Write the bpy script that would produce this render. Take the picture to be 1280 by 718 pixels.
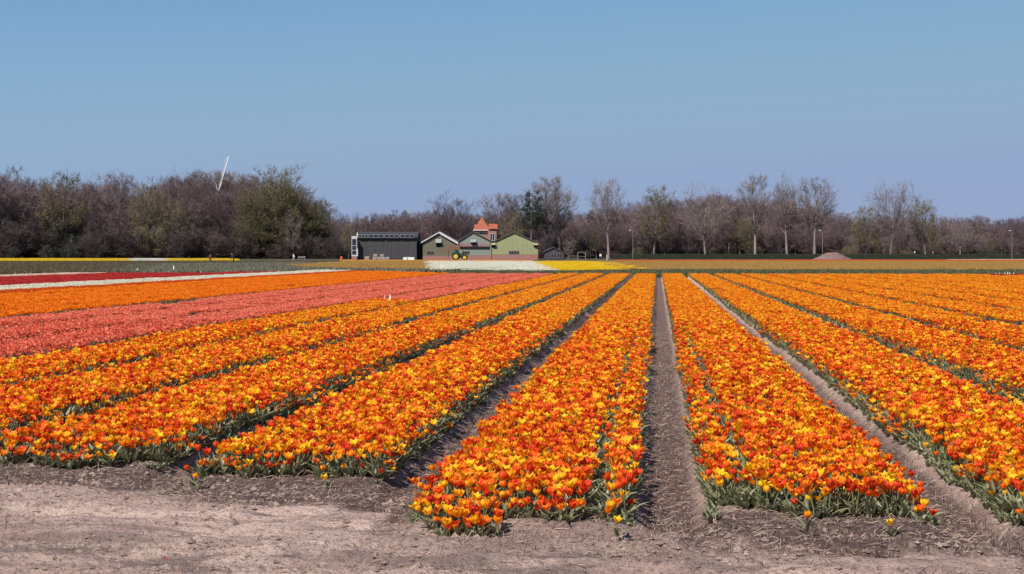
import bpy, math, random
import numpy as np
from mathutils import Vector, Matrix, Euler

# ------------------------------------------------------------------ camera, sky, sun, exposure
SC = bpy.context.scene
for _o in list(bpy.data.objects):
    bpy.data.objects.remove(_o)
F_PX = 1778.0                      # focal length in photo pixels (1280 wide)
YAW = math.atan(182 / F_PX)        # view is turned left of the row direction (+Y)
PITCH = math.atan(42 / F_PX)
CAM_H = 1.5
cam_d = bpy.data.cameras.new('camera'); cam = bpy.data.objects.new('camera', cam_d)
SC.collection.objects.link(cam)
cam_d.sensor_width = 36; cam_d.lens = 36 * F_PX / 1280
cam_d.clip_start = 0.1; cam_d.clip_end = 6000
cam.location = (0, 0, CAM_H)
cam.rotation_euler = (math.pi / 2 - PITCH, 0, YAW)
SC.camera = cam

SUN_EL, SUN_AZ = 50.0, 212.0       # azimuth clockwise from +Y
w = bpy.data.worlds.new('World'); SC.world = w; w.use_nodes = True
nt = w.node_tree
bg = nt.nodes['Background']
sky = nt.nodes.new('ShaderNodeTexSky'); sky.sky_type = 'NISHITA'; sky.sun_disc = False
sky.sun_elevation = math.radians(SUN_EL); sky.sun_rotation = math.radians(SUN_AZ)
sky.altitude = 0; sky.air_density = 1.0; sky.dust_density = 0.0; sky.ozone_density = 6.0
k01 = nt.nodes.new('ShaderNodeVectorMath'); k01.operation = 'SCALE'; k01.inputs['Scale'].default_value = 0.1
crv = nt.nodes.new('ShaderNodeRGBCurve')       # one tone curve for the whole sky: stands in for thin haze, capping its brightness
for ch, pts in ((0, ((.2, .185), (.34, .262), (.6, .285), (1, .30))), (1, ((.39, .37), (.55, .412), (.75, .380), (1, .375))), (2, ((.6, .585), (.75, .575), (1, .575)))):
    cv = crv.mapping.curves[ch]
    cv.points[0].location = (0, 0); cv.points[1].location = pts[-1]
    for p_ in pts[:-1]: cv.points.new(*p_)
crv.mapping.update()
k10 = nt.nodes.new('ShaderNodeVectorMath'); k10.operation = 'SCALE'; k10.inputs['Scale'].default_value = 10
nt.links.new(sky.outputs[0], k01.inputs[0]); nt.links.new(k01.outputs[0], crv.inputs['Color'])
nt.links.new(crv.outputs[0], k10.inputs[0]); nt.links.new(k10.outputs[0], bg.inputs[0])
bg.inputs[1].default_value = 0.077
sun_d = bpy.data.lights.new('sun', 'SUN'); sun_d.energy = 5.0; sun_d.angle = math.radians(0.53)
sun_d.color = (1.0, 0.94, 0.85)
sun = bpy.data.objects.new('sun', sun_d); SC.collection.objects.link(sun)
_a, _e = math.radians(SUN_AZ), math.radians(SUN_EL)
sdir = Vector((math.sin(_a) * math.cos(_e), math.cos(_a) * math.cos(_e), math.sin(_e)))
sun.rotation_euler = sdir.to_track_quat('Z', 'Y').to_euler(); sun.location = sdir * 50
vs = SC.view_settings
vs.view_transform = 'Standard'; vs.look = 'None'; vs.exposure = 0.42; vs.gamma = 1.0; vs.use_curve_mapping = False
SC.cycles.max_bounces = 6; SC.cycles.transparent_max_bounces = 8
SC.cycles.diffuse_bounces = 3; SC.cycles.transmission_bounces = 4

# ------------------------------------------------------------------ helpers
COL = SC.collection
rng = np.random.default_rng(7)
random.seed(7)
FAR_Z = -0.15                      # level of the land beyond the field
CR = cam.rotation_euler.to_matrix()

def ray(px, py):
    return CR @ Vector((px - 640, -(py - 359), -F_PX))

def on_plane(px, py, z):
    d = ray(px, py); t = (z - CAM_H) / d.z
    return Vector((d.x * t, d.y * t, z))

def at(px, Z, z=FAR_Z):
    """ground point at depth Z metres in the direction of photo column px"""
    d = ray(px, 317); s = Z / F_PX
    return Vector((d.x * s, d.y * s, z))

def mpp(Z):
    return Z / F_PX

def depth(x, y):
    return -math.sin(YAW) * x + math.cos(YAW) * y

def smooth(a, b, x):
    t = np.clip((x - a) / (b - a), 0, 1)
    return t * t * (3 - 2 * t)

def vnoise(x, y, seed=0):
    xi = np.floor(x).astype(np.int64); yi = np.floor(y).astype(np.int64)
    xf = x - xi; yf = y - yi
    def h(a, b):
        n = (a * 374761393 + b * 668265263 + seed * 1274126177) & 0xFFFFFFFF
        n = ((n ^ (n >> 13)) * 1274126177) & 0xFFFFFFFF
        return ((n ^ (n >> 16)) & 0xFFFF) / 65535.0
    u = xf * xf * (3 - 2 * xf); v = yf * yf * (3 - 2 * yf)
    return (h(xi, yi) * (1 - u) + h(xi + 1, yi) * u) * (1 - v) + (h(xi, yi + 1) * (1 - u) + h(xi + 1, yi + 1) * u) * v

def fbm(x, y, seed=0, o=4):
    s = 0; a = 0.5
    for i in range(o):
        s = s + a * vnoise(x * 2 ** i, y * 2 ** i, seed + i); a *= 0.5
    return s

class MB:
    """collects faces (with optional per-vertex attributes and material index) for one mesh"""
    def __init__(self):
        self.v = []; self.f = []; self.m = []; self.a = {}
    def add(self, vs, fs, mi=0, **attrs):
        o = len(self.v)
        self.v.extend([tuple(p) for p in vs])
        self.f.extend([tuple(i + o for i in f) for f in fs]); self.m.extend([mi] * len(fs))
        for k, val in attrs.items():
            L = self.a.setdefault(k, [0.0] * o)
            L.extend([0.0] * (o - len(L)))
            L.extend(val if hasattr(val, '__len__') else [val] * len(vs))
        for k, L in self.a.items():
            L.extend([0.0] * (len(self.v) - len(L)))
        return self
    def box(self, x0, x1, y0, y1, z0, z1, mi=0):
        v = [(x0, y0, z0), (x1, y0, z0), (x1, y1, z0), (x0, y1, z0), (x0, y0, z1), (x1, y0, z1), (x1, y1, z1), (x0, y1, z1)]
        return self.add(v, [(3, 2, 1, 0), (4, 5, 6, 7), (0, 1, 5, 4), (1, 2, 6, 5), (2, 3, 7, 6), (3, 0, 4, 7)], mi)
    def prism(self, poly, y0, y1, mi=0):
        """polygon in x,z (counter-clockwise seen from -y), extruded in y"""
        n = len(poly)
        v = [(x, y0, z) for x, z in poly] + [(x, y1, z) for x, z in poly]
        f = [tuple(range(n)), tuple(range(2 * n - 1, n - 1, -1))]
        f += [(i, i + n, (i + 1) % n + n, (i + 1) % n) for i in range(n)]
        return self.add(v, f, mi)
    def tube(self, pts, rads, n=6, mi=0, cap=True):
        pts = [Vector(p) for p in pts]; vs = []
        for i, p in enumerate(pts):
            t = (pts[min(i + 1, len(pts) - 1)] - pts[max(i - 1, 0)]).normalized()
            a = t.cross(Vector((0, 0, 1))) if abs(t.z) < 0.9 else t.cross(Vector((1, 0, 0)))
            a.normalize(); b = t.cross(a)
            for k in range(n):
                an = 2 * math.pi * k / n
                vs.append(p + (a * math.cos(an) + b * math.sin(an)) * rads[i])
        fs = []
        for i in range(len(pts) - 1):
            for k in range(n):
                fs.append((i * n + k, i * n + (k + 1) % n, (i + 1) * n + (k + 1) % n, (i + 1) * n + k))
        if cap:
            fs.append(tuple(range(n - 1, -1, -1))); fs.append(tuple(range((len(pts) - 1) * n, len(pts) * n)))
        return self.add(vs, fs, mi)
    def mesh(self, name, mats, smooth_=False):
        me = bpy.data.meshes.new(name)
        me.from_pydata(self.v, [], self.f)
        for m in (mats if isinstance(mats, (list, tuple)) else [mats]):
            me.materials.append(m)
        if any(self.m):
            me.polygons.foreach_set('material_index', self.m)
        if smooth_:
            me.polygons.foreach_set('use_smooth', [True] * len(self.f))
        for k, L in self.a.items():
            at_ = me.attributes.new(k, 'FLOAT', 'POINT'); at_.data.foreach_set('value', L)
        me.update(); return me

def np_mesh(name, verts, faces, mat, smooth_=False, attrs=None):
    """verts (n,3), faces (m,3 or 4) numpy"""
    me = bpy.data.meshes.new(name)
    k = faces.shape[1]; m = len(faces)
    me.vertices.add(len(verts)); me.loops.add(m * k); me.polygons.add(m)
    me.vertices.foreach_set('co', np.asarray(verts, np.float32).ravel())
    me.loops.foreach_set('vertex_index', np.asarray(faces, np.int32).ravel())
    me.polygons.foreach_set('loop_start', np.arange(0, m * k, k, dtype=np.int32))
    me.polygons.foreach_set('loop_total', np.full(m, k, np.int32))
    if smooth_:
        me.polygons.foreach_set('use_smooth', np.ones(m, bool))
    me.update(calc_edges=True)
    if mat: me.materials.append(mat)
    for kk, val in (attrs or {}).items():
        a = me.attributes.new(kk, 'FLOAT', 'POINT'); a.data.foreach_set('value', np.asarray(val, np.float32))
    return me

def obj(name, data, parent=None, loc=None, rz=None):
    o = bpy.data.objects.new(name, data); COL.objects.link(o)
    if parent: o.parent = parent
    if loc is not None: o.location = loc
    if rz is not None: o.rotation_euler = (0, 0, rz)
    return o

def tag(o, label=None, cat=None, group=None, kind=None):
    if label: o['label'] = label
    if cat: o['category'] = cat
    if group: o['group'] = group
    if kind: o['kind'] = kind
    return o

# ------------------------------------------------------------------ materials
def mat(name, col, rough=0.8, noise=None, spec=0.3, bump=None):
    """plain principled; noise = (scale, second colour, amount) in object space; bump = (scale, distance)"""
    m = bpy.data.materials.new(name); m.use_nodes = True
    n = m.node_tree.nodes; L = m.node_tree.links; p = n['Principled BSDF']
    p.inputs['Roughness'].default_value = rough; p.inputs['Specular IOR Level'].default_value = spec
    p.inputs['Base Color'].default_value = (*col, 1)
    if noise:
        tc = n.new('ShaderNodeTexCoord'); nz = n.new('ShaderNodeTexNoise'); nz.inputs['Scale'].default_value = noise[0]
        nz.inputs['Detail'].default_value = 4
        L.new(tc.outputs['Object'], nz.inputs['Vector'])
        mr = n.new('ShaderNodeMapRange'); mr.inputs[1].default_value = 0.35; mr.inputs[2].default_value = 0.65
        mr.inputs[4].default_value = noise[2]
        mx = n.new('ShaderNodeMix'); mx.data_type = 'RGBA'
        mx.inputs[6].default_value = (*col, 1); mx.inputs[7].default_value = (*noise[1], 1)
        L.new(nz.outputs[0], mr.inputs[0]); L.new(mr.outputs[0], mx.inputs[0]); L.new(mx.outputs[2], p.inputs['Base Color'])
    if bump:
        tc = n.new('ShaderNodeTexCoord'); nz = n.new('ShaderNodeTexNoise'); nz.inputs['Scale'].default_value = bump[0]
        nz.inputs['Detail'].default_value = 6
        b = n.new('ShaderNodeBump'); b.inputs['Distance'].default_value = bump[1]
        L.new(tc.outputs['Object'], nz.inputs['Vector']); L.new(nz.outputs[0], b.inputs['Height']); L.new(b.outputs[0], p.inputs['Normal'])
    return m

def petal_mat(name, stops, edge_stops, edge_amt=0.9, src='inst', transl=0.42):
    m = bpy.data.materials.new(name); m.use_nodes = True
    n = m.node_tree.nodes; L = m.node_tree.links
    n.remove(n['Principled BSDF']); out = n['Material Output']
    def attr(nm):
        a = n.new('ShaderNodeAttribute'); a.attribute_name = nm; return a.outputs['Fac']
    oi = n.new('ShaderNodeObjectInfo')
    if src == 'inst':
        ad = n.new('ShaderNodeMath'); ad.operation = 'ADD'
        L.new(attr('frnd'), ad.inputs[0]); L.new(oi.outputs['Random'], ad.inputs[1])
        fr = n.new('ShaderNodeMath'); fr.operation = 'FRACT'; L.new(ad.outputs[0], fr.inputs[0]); r = fr.outputs[0]
    else:
        sp = n.new('ShaderNodeSeparateColor'); L.new(oi.outputs['Color'], sp.inputs[0]); r = sp.outputs[0]
    def ramp(st):
        c = n.new('ShaderNodeValToRGB'); e = c.color_ramp.elements
        e[0].position, e[0].color = st[0][0], (*st[0][1], 1); e[1].position, e[1].color = st[-1][0], (*st[-1][1], 1)
        for p_, c_ in st[1:-1]:
            x = e.new(p_); x.color = (*c_, 1)
        L.new(r, c.inputs[0]); return c.outputs[0]
    body, edge = ramp(stops), ramp(edge_stops)
    # flame: centre of the petal keeps the body colour, its margin and foot are the edge colour
    tc = n.new('ShaderNodeTexCoord'); nz = n.new('ShaderNodeTexNoise'); nz.inputs['Scale'].default_value = 70
    L.new(tc.outputs['Object'], nz.inputs['Vector'])
    a1 = n.new('ShaderNodeMath'); a1.operation = 'MULTIPLY_ADD'; a1.inputs[1].default_value = 0.5; 
    L.new(nz.outputs[0], a1.inputs[0]); L.new(attr('u'), a1.inputs[2])
    mr = n.new('ShaderNodeMapRange'); mr.interpolation_type = 'SMOOTHSTEP'
    mr.inputs[1].default_value = 0.68; mr.inputs[2].default_value = 1.05; mr.inputs[4].default_value = edge_amt
    L.new(a1.outputs[0], mr.inputs[0])
    mv = n.new('ShaderNodeMapRange'); mv.inputs[1].default_value = 0.32; mv.inputs[2].default_value = 0.0; mv.inputs[4].default_value = 0.8
    L.new(attr('v'), mv.inputs[0])
    mxm = n.new('ShaderNodeMath'); mxm.operation = 'MAXIMUM'; L.new(mr.outputs[0], mxm.inputs[0]); L.new(mv.outputs[0], mxm.inputs[1])
    mx = n.new('ShaderNodeMix'); mx.data_type = 'RGBA'
    L.new(mxm.outputs[0], mx.inputs[0]); L.new(body, mx.inputs[6]); L.new(edge, mx.inputs[7])
    c = mx.outputs[2]
    d = n.new('ShaderNodeBsdfPrincipled'); d.inputs['Roughness'].default_value = 0.6; d.inputs['Specular IOR Level'].default_value = 0.2
    t = n.new('ShaderNodeBsdfTranslucent'); ms = n.new('ShaderNodeMixShader'); ms.inputs[0].default_value = transl
    L.new(c, d.inputs['Base Color']); L.new(c, t.inputs['Color'])
    L.new(d.outputs[0], ms.inputs[1]); L.new(t.outputs[0], ms.inputs[2]); L.new(ms.outputs[0], out.inputs[0])
    return m

def leaf_mat(name, c0, c1, rough=0.4, transl=0.2, spec=0.45):
    m = bpy.data.materials.new(name); m.use_nodes = True
    n = m.node_tree.nodes; L = m.node_tree.links; p = n['Principled BSDF']; out = n['Material Output']
    p.inputs['Roughness'].default_value = rough; p.inputs['Specular IOR Level'].default_value = spec
    oi = n.new('ShaderNodeObjectInfo'); a = n.new('ShaderNodeAttribute'); a.attribute_name = 'frnd'
    ad = n.new('ShaderNodeMath'); ad.operation = 'ADD'; L.new(oi.outputs['Random'], ad.inputs[0]); L.new(a.outputs['Fac'], ad.inputs[1])
    fr = n.new('ShaderNodeMath'); fr.operation = 'FRACT'; L.new(ad.outputs[0], fr.inputs[0])
    mx = n.new('ShaderNodeMix'); mx.data_type = 'RGBA'; mx.inputs[6].default_value = (*c0, 1); mx.inputs[7].default_value = (*c1, 1)
    L.new(fr.outputs[0], mx.inputs[0]); L.new(mx.outputs[2], p.inputs['Base Color'])
    t = n.new('ShaderNodeBsdfTranslucent'); ms = n.new('ShaderNodeMixShader'); ms.inputs[0].default_value = transl
    L.new(mx.outputs[2], t.inputs['Color']); L.new(p.outputs[0], ms.inputs[1]); L.new(t.outputs[0], ms.inputs[2]); L.new(ms.outputs[0], out.inputs[0])
    return m

def soil_mat():
    m = bpy.data.materials.new('soil'); m.use_nodes = True
    n = m.node_tree.nodes; L = m.node_tree.links; p = n['Principled BSDF']
    p.inputs['Roughness'].default_value = 0.95; p.inputs['Specular IOR Level'].default_value = 0.15
    tc = n.new('ShaderNodeTexCoord')
    mp = n.new('ShaderNodeMapping'); mp.inputs['Scale'].default_value = (0.5, 1.4, 1); mp.inputs['Rotation'].default_value = (0, 0, .10); L.new(tc.outputs['Object'], mp.inputs[0])
    def noise(sc, det=6, vec=None, rough=0.6):
        z = n.new('ShaderNodeTexNoise'); z.inputs['Scale'].default_value = sc; z.inputs['Detail'].default_value = det
        z.inputs['Roughness'].default_value = rough
        L.new(vec or tc.outputs['Object'], z.inputs['Vector']); return z.outputs[0]
    def rng_(src, a, b, c=0.0, d=1.0):
        r = n.new('ShaderNodeMapRange'); r.inputs[1].default_value = a; r.inputs[2].default_value = b
        r.inputs[3].default_value = c; r.inputs[4].default_value = d; L.new(src, r.inputs[0]); return r.outputs[0]
    def mix(f, a, b):
        x = n.new('ShaderNodeMix'); x.data_type = 'RGBA'; L.new(f, x.inputs[0])
        for s, i in ((a, 6), (b, 7)):
            if isinstance(s, tuple): x.inputs[i].default_value = (*s, 1)
            else: L.new(s, x.inputs[i])
        return x.outputs[2]
    c = mix(rng_(noise(1.3, 7, mp.outputs[0], .7), 0.40, 0.60), (0.73, 0.53, 0.435), (0.54, 0.37, 0.308))
    c = mix(rng_(noise(5, 6, mp.outputs[0], .7), 0.48, 0.66, 0, 0.7), c, (0.32, 0.22, 0.19))
    c = mix(rng_(noise(26, 6, mp.outputs[0], .75), 0.52, 0.64, 0, 0.8), c, (0.19, 0.125, 0.11))
    c = mix(rng_(noise(75, 4, mp.outputs[0], .7), 0.56, 0.66, 0, 0.9), c, (0.10, 0.064, 0.058))
    c = mix(rng_(noise(62, 3), 0.60, 0.72, 0, 0.8), c, (0.62, 0.50, 0.43))
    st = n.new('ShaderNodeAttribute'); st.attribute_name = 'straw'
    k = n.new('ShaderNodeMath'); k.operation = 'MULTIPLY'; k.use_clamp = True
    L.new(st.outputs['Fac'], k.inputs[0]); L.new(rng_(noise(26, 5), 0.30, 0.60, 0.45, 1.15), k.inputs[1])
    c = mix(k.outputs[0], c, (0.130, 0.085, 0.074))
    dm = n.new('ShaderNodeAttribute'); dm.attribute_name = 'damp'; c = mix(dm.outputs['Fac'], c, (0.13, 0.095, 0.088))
    L.new(c, p.inputs['Base Color'])
    b = n.new('ShaderNodeBump'); b.inputs['Distance'].default_value = 0.075; b.inputs['Strength'].default_value = 1.0
    L.new(noise(24, 8, None, 0.7), b.inputs['Height']); L.new(b.outputs[0], p.inputs['Normal'])
    return m

M = {}
M['soil'] = soil_mat()
M['leaf'] = leaf_mat('tulip_leaf_green', (0.165, 0.175, 0.085), (0.270, 0.275, 0.160), .45, .28)
M['stem'] = leaf_mat('tulip_stem_green', (0.13, 0.15, 0.07), (0.19, 0.20, 0.10), 0.5)
Y_, O_, R_ = (0.92, 0.50, 0.015), (0.88, 0.21, 0.008), (0.70, 0.075, 0.010)
ORG = [(0.0, (0.98, 0.56, 0.012)), (0.25, (0.97, 0.36, 0.010)), (0.45, (0.95, 0.16, 0.010)), (0.74, (0.84, 0.065, 0.012)), (1.0, (0.60, 0.025, 0.015))]
ORGE = [(0.0, (0.98, 0.72, 0.03)), (0.36, (0.98, 0.60, 0.020)), (0.62, (0.96, 0.34, 0.012)), (1.0, (0.80, 0.09, 0.014))]
M['p_orange'] = petal_mat('petal_orange_flame', ORG, ORGE)
M['p_orange_own'] = petal_mat('petal_orange_flame_single', ORG, ORGE, src='color')
M['p_salmon'] = petal_mat('petal_salmon', [(0, (0.95, 0.28, 0.15)), (0.5, (0.90, 0.19, 0.10)), (1, (0.68, 0.085, 0.055))], [(0, (0.96, 0.40, 0.25)), (1, (0.93, 0.29, 0.17))], 0.7)
M['p_tangerine'] = petal_mat('petal_tangerine', [(0, (0.98, 0.32, 0.01)), (0.6, (0.95, 0.20, 0.008)), (1, (0.86, 0.11, 0.01))], [(0, (0.98, 0.42, 0.02)), (1, (0.96, 0.24, 0.01))])
M['p_vermilion'] = petal_mat('petal_vermilion', [(0, (0.80, 0.15, 0.01)), (1, (0.66, 0.06, 0.012))], [(0, (0.85, 0.22, 0.02)), (1, (0.72, 0.10, 0.015))])
M['p_white'] = petal_mat('petal_cream_white', [(0, (0.84, 0.80, 0.62)), (1, (0.80, 0.74, 0.52))], [(0, (0.88, 0.85, 0.72)), (1, (0.85, 0.81, 0.66))], transl=.45)
M['p_red'] = petal_mat('petal_crimson', [(0, (0.64, 0.04, 0.035)), (1, (0.46, 0.018, 0.022))], [(0, (0.70, 0.09, 0.07)), (1, (0.56, 0.035, 0.035))])
M['p_blush'] = petal_mat('petal_blush', [(0, (0.84, 0.55, 0.42)), (1, (0.80, 0.62, 0.46))], [(0, (0.85, 0.68, 0.52)), (1, (0.82, 0.70, 0.56))])
M['p_yellow'] = petal_mat('petal_yellow', [(0, (0.90, 0.60, 0.012)), (1, (0.86, 0.50, 0.01))], [(0, (0.92, 0.68, 0.03)), (1, (0.90, 0.60, 0.02))])
M['p_ochre'] = petal_mat('petal_ochre', [(0, (0.62, 0.38, 0.07)), (0.75, (0.44, 0.21, 0.07)), (1, (0.85, 0.66, 0.30))], [(0, (0.62, 0.38, 0.10)), (1, (0.52, 0.28, 0.09))])
M['p_apricot'] = petal_mat('petal_apricot', [(0, (0.86, 0.42, 0.06)), (1, (0.82, 0.30, 0.04))], [(0, (0.86, 0.46, 0.09)), (1, (0.84, 0.36, 0.06))])

# ------------------------------------------------------------------ ground
BED, X0 = 1.64, 0.08               # furrow k lies at X0 + BED*k; bed b lies between furrow b and b+1
Y_END = 91.0
FRONT = {-1: 7.72, 0: 7.86, 1: 7.55, -2: 9.05, -3: 9.42, -4: 9.52, -5: 9.6}

ENDS = {-9: 93, -10: 95.5, -11: 98, -12: 100.5, -13: 103, -14: 105, -15: 107, -16: 108, -17: 99, -18: 96}
def end_of(b):
    b = np.asarray(b); e_ = np.full(b.shape, Y_END)
    for k, v in ENDS.items(): e_ = np.where(b == k, v, e_)
    return e_

def front_of(b):
    b = np.asarray(b)
    f = np.where(b > 1, 7.4, 9.7).astype(float)
    for k, v in FRONT.items():
        f = np.where(b == k, v, f)
    return f

def bed_coords(X):
    t = (X - X0) / BED; b = np.floor(t); u = t - b
    d = np.minimum(u, 1 - u) * BED
    return b.astype(int), u, d

def soil_height(X, Y):
    b, u, d = bed_coords(X)
    fr = front_of(b)
    fr_n = np.where(u < 0.5, front_of(b - 1), front_of(b + 1))
    wob = (vnoise(X * 1.1, Y * 0.9, 3) - 0.5) * 0.10
    prof = smooth(0.09, 0.31, d + wob * smooth(0, .25, d))
    g_bed = smooth(-0.45, 0.05, Y - fr)
    frm = fr * 0.6 + fr_n * 0.4
    g_fur = smooth(-1.0, 0.7, Y - frm)
    ye = end_of(b); far = smooth(0, 1.2, Y - ye)
    z = prof * 0.035 * g_bed - (1 - prof) * 0.075 * g_fur
    slope = smooth(0.05, 0.15, d) * (1 - smooth(0.25, 0.36, d))
    z = z + slope * g_fur * (fbm(X * 5, Y * 6.5, 11, 3) - 0.45) * 0.055
    head = 1 - smooth(-0.3, 0.5, Y - fr)
    rel = (fbm(X * 0.9, Y * 2.4, 21, 5) - 0.48) * 0.10 + (fbm(X * 3.0, Y * 8.0, 31, 4) - 0.46) * 0.07
    q = Y + .13 * X + (vnoise(X * .7, X * 0, 23) - .5) * .12
    for q0, dp in ((6.62, .030), (7.02, .022), (7.42, .032), (7.78, .020)):
        tq = (q - q0) / .085
        rel = rel - dp * np.exp(-tq * tq) * (.6 + .8 * vnoise(X * 3, Y * 3, 25)) + dp * .55 * (np.exp(-(tq - 1.8) ** 2) + np.exp(-(tq + 1.8) ** 2))
    z = z + rel * (0.25 + 0.75 * head)
    z = z + (fbm(X * 13, Y * 17, 41, 2) - 0.37) * 0.030
    z = z * (1 - far) + far * (FAR_Z - 0.05)
    return z

def straw_amount(X, Y):
    b, u, d = bed_coords(X)
    fr = front_of(b)
    n = vnoise(X * 2.3, Y * 3.1, 51)
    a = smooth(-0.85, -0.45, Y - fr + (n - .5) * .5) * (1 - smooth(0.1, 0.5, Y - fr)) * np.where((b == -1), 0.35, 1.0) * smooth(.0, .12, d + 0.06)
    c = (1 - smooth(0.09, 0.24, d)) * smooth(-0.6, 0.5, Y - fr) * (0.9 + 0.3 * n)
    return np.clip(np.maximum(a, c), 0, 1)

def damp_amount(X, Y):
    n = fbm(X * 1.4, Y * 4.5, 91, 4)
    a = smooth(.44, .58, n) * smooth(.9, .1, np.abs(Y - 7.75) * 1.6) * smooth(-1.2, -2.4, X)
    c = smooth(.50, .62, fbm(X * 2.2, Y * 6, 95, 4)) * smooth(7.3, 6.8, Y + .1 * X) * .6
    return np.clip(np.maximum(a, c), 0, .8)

def axis(parts):
    out = []
    for a, b, s in parts:
        out.append(np.arange(a, b - s * 0.3, s))
    return np.concatenate(out + [np.array([parts[-1][1]])])

gx = axis([(-62, -9, 0.16), (-9, -5.2, 0.06), (-5.2, 5.2, 0.033), (5.2, 9, 0.06), (9, 44, 0.16)])
gy = [-8.0]
while gy[-1] < 111:
    y = gy[-1]
    gy.append(y + (0.5 if y < 4 else 0.034 if y < 11.5 else min(0.9, 0.034 + (y - 11.5) * 0.028)))
gy = np.array(gy)
GX, GY = np.meshgrid(gx, gy)
GZ = soil_height(GX, GY)
nx, ny = len(gx), len(gy)
idx = np.arange(nx * ny).reshape(ny, nx)
faces = np.stack([idx[:-1, :-1], idx[:-1, 1:], idx[1:, 1:], idx[1:, :-1]], -1).reshape(-1, 4)
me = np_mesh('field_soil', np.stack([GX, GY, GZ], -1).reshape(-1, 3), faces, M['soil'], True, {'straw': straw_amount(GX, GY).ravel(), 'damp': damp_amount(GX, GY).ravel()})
tag(obj('field_soil', me), kind='structure')

M['land'] = mat('far_land_grass', (0.058, 0.058, 0.034), 0.95, (0.06, (0.10, 0.075, 0.058), 0.9), 0.1, (2.0, .3))
R = 3500
me = MB().add([(-R, -R, FAR_Z - .02), (R, -R, FAR_Z - .02), (R, R, FAR_Z - .02), (-R, R, FAR_Z - .02)], [(0, 1, 2, 3)]).mesh('ground', M['land'])
gnd = obj('ground', me); tag(gnd, kind='structure')

# ------------------------------------------------------------------ tulips
def petal_grid(opening, inner, nu, nv, size=1.0, wid=1.0):
    """one petal pointing along +x, foot at the origin; returns verts, faces, |u|, v"""
    vs, us, vv = [], [], []
    Hh = 0.054 * size
    for j in range(nv + 1):
        v = j / nv
        r = (0.006 + 0.0205 * math.sin(min(1, v / 0.55) * math.pi / 2) ** 0.8) * size * (0.88 if inner else 1.0)
        r += (opening * 0.027 * max(0, v - 0.35) ** 1.4 / 0.65 ** 1.4 - (1 - opening) * 0.014 * max(0, v - 0.5) ** 1.5 / 0.35) * size
        z = Hh * (v ** 0.92) * (1 - 0.10 * opening * v * v) + (0.003 if inner else 0)
        wd = 0.0215 * size * wid * (math.sin(math.pi * min(1, (0.10 + 0.90 * v)) ** 0.82)) ** 0.75 if v < 1 else 0.0012
        for i in range(nu + 1):
            u = -1 + 2 * i / nu
            ang = u * wd / max(r, 0.010)
            ang = max(-1.25, min(1.25, ang))
            rr = r * (1 - 0.06 * u * u) + 0.002 * abs(u) * v
            vs.append((rr * math.cos(ang), rr * math.sin(ang), z - 0.003 * u * u * v)); us.append(abs(u)); vv.append(v)
    fs = []
    for j in range(nv):
        for i in range(nu):
            a = j * (nu + 1) + i
            fs.append((a, a + 1, a + nu + 2, a + nu + 1))
    return vs, fs, us, vv

def leaf_strip(length, width, lean, droop, rs, nseg=4):
    """lance leaf rising from the origin towards +x with a folded midrib"""
    vs = []; a = lean; p = Vector((0.004, 0, 0)); s = length / nseg
    for j in range(nseg + 1):
        t = j / nseg
        wd = width * (0.55 + 0.45 * math.sin(math.pi * min(1, t * 1.25 + 0.12))) * (1 - t ** 3)
        d = Vector((math.sin(a), 0, math.cos(a))); nrm = Vector((-math.cos(a), 0, math.sin(a)))
        tw = 0.35 * rs * t
        sd = Vector((0, math.cos(tw), 0)) + nrm * math.sin(tw)
        vs += [p - sd * wd * .5 + nrm * wd * .28, p - nrm * 0.0, p + sd * wd * .5 + nrm * wd * .28]
        p = p + d * s; a += droop / nseg
    fs = []
    for j in range(nseg):
        for i in range(2):
            b = j * 3 + i
            fs.append((b, b + 1, b + 4, b + 3))
    return vs, fs

def xf(vs, Mx):
    return [Mx @ Vector(p) for p in vs]

def stem_pts(h, lean, az):
    q = []
    for t in (0, .35, .7, 1):
        o = lean * t * t
        q.append(Vector((math.cos(az) * o, math.sin(az) * o, h * t)))
    return q

def add_tulip(mb, x, y, z0, h, rr, nu, nv, nleaf=3, flower=True, size=1.0, leaf_len=0.19, nseg=4, stem_n=4):
    az = rr.uniform(0, 6.28); lean = rr.uniform(0, .05)
    base = Vector((x, y, z0)); fr = rr.random()
    q = stem_pts(h, lean, az)
    if flower:
        if stem_n:
            mb.tube([base + p for p in q], [.0042, .004, .0036, .0034], stem_n, 1, False)
        op = rr.choice([0.1, 0.3, 0.45, 0.6, 0.75, 0.9, 1.0]); s = size * rr.uniform(.9, 1.12)
        tilt = Matrix.Rotation(rr.uniform(0, .32), 4, Vector((math.cos(rr.uniform(0, 6.28)), math.sin(az), 0)).normalized())
        a0 = rr.uniform(0, 6.28)
        for k in range(6):
            vs, fs, us, vv = petal_grid(max(0, op + rr.uniform(-.12, .12)), k % 2 == 1, nu, nv, s)
            Mx = Matrix.Translation(base + q[-1]) @ tilt @ Matrix.Rotation(a0 + k * math.pi / 3, 4, 'Z')
            mb.add(xf(vs, Mx), fs, 0, u=us, v=vv, frnd=fr)
    for k in range(nleaf):
        L_ = leaf_len * rr.uniform(.75, 1.2)
        vs, fs = leaf_strip(L_, rr.uniform(.026, .042), rr.uniform(.25, .75), rr.uniform(.3, 1.1), rr.uniform(-1, 1), nseg)
        Mx = Matrix.Translation(base) @ Matrix.Rotation(az + k * 2.2 + rr.uniform(-.5, .5), 4, 'Z')
        mb.add(xf(vs, Mx), fs, 2, frnd=rr.random())

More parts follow.
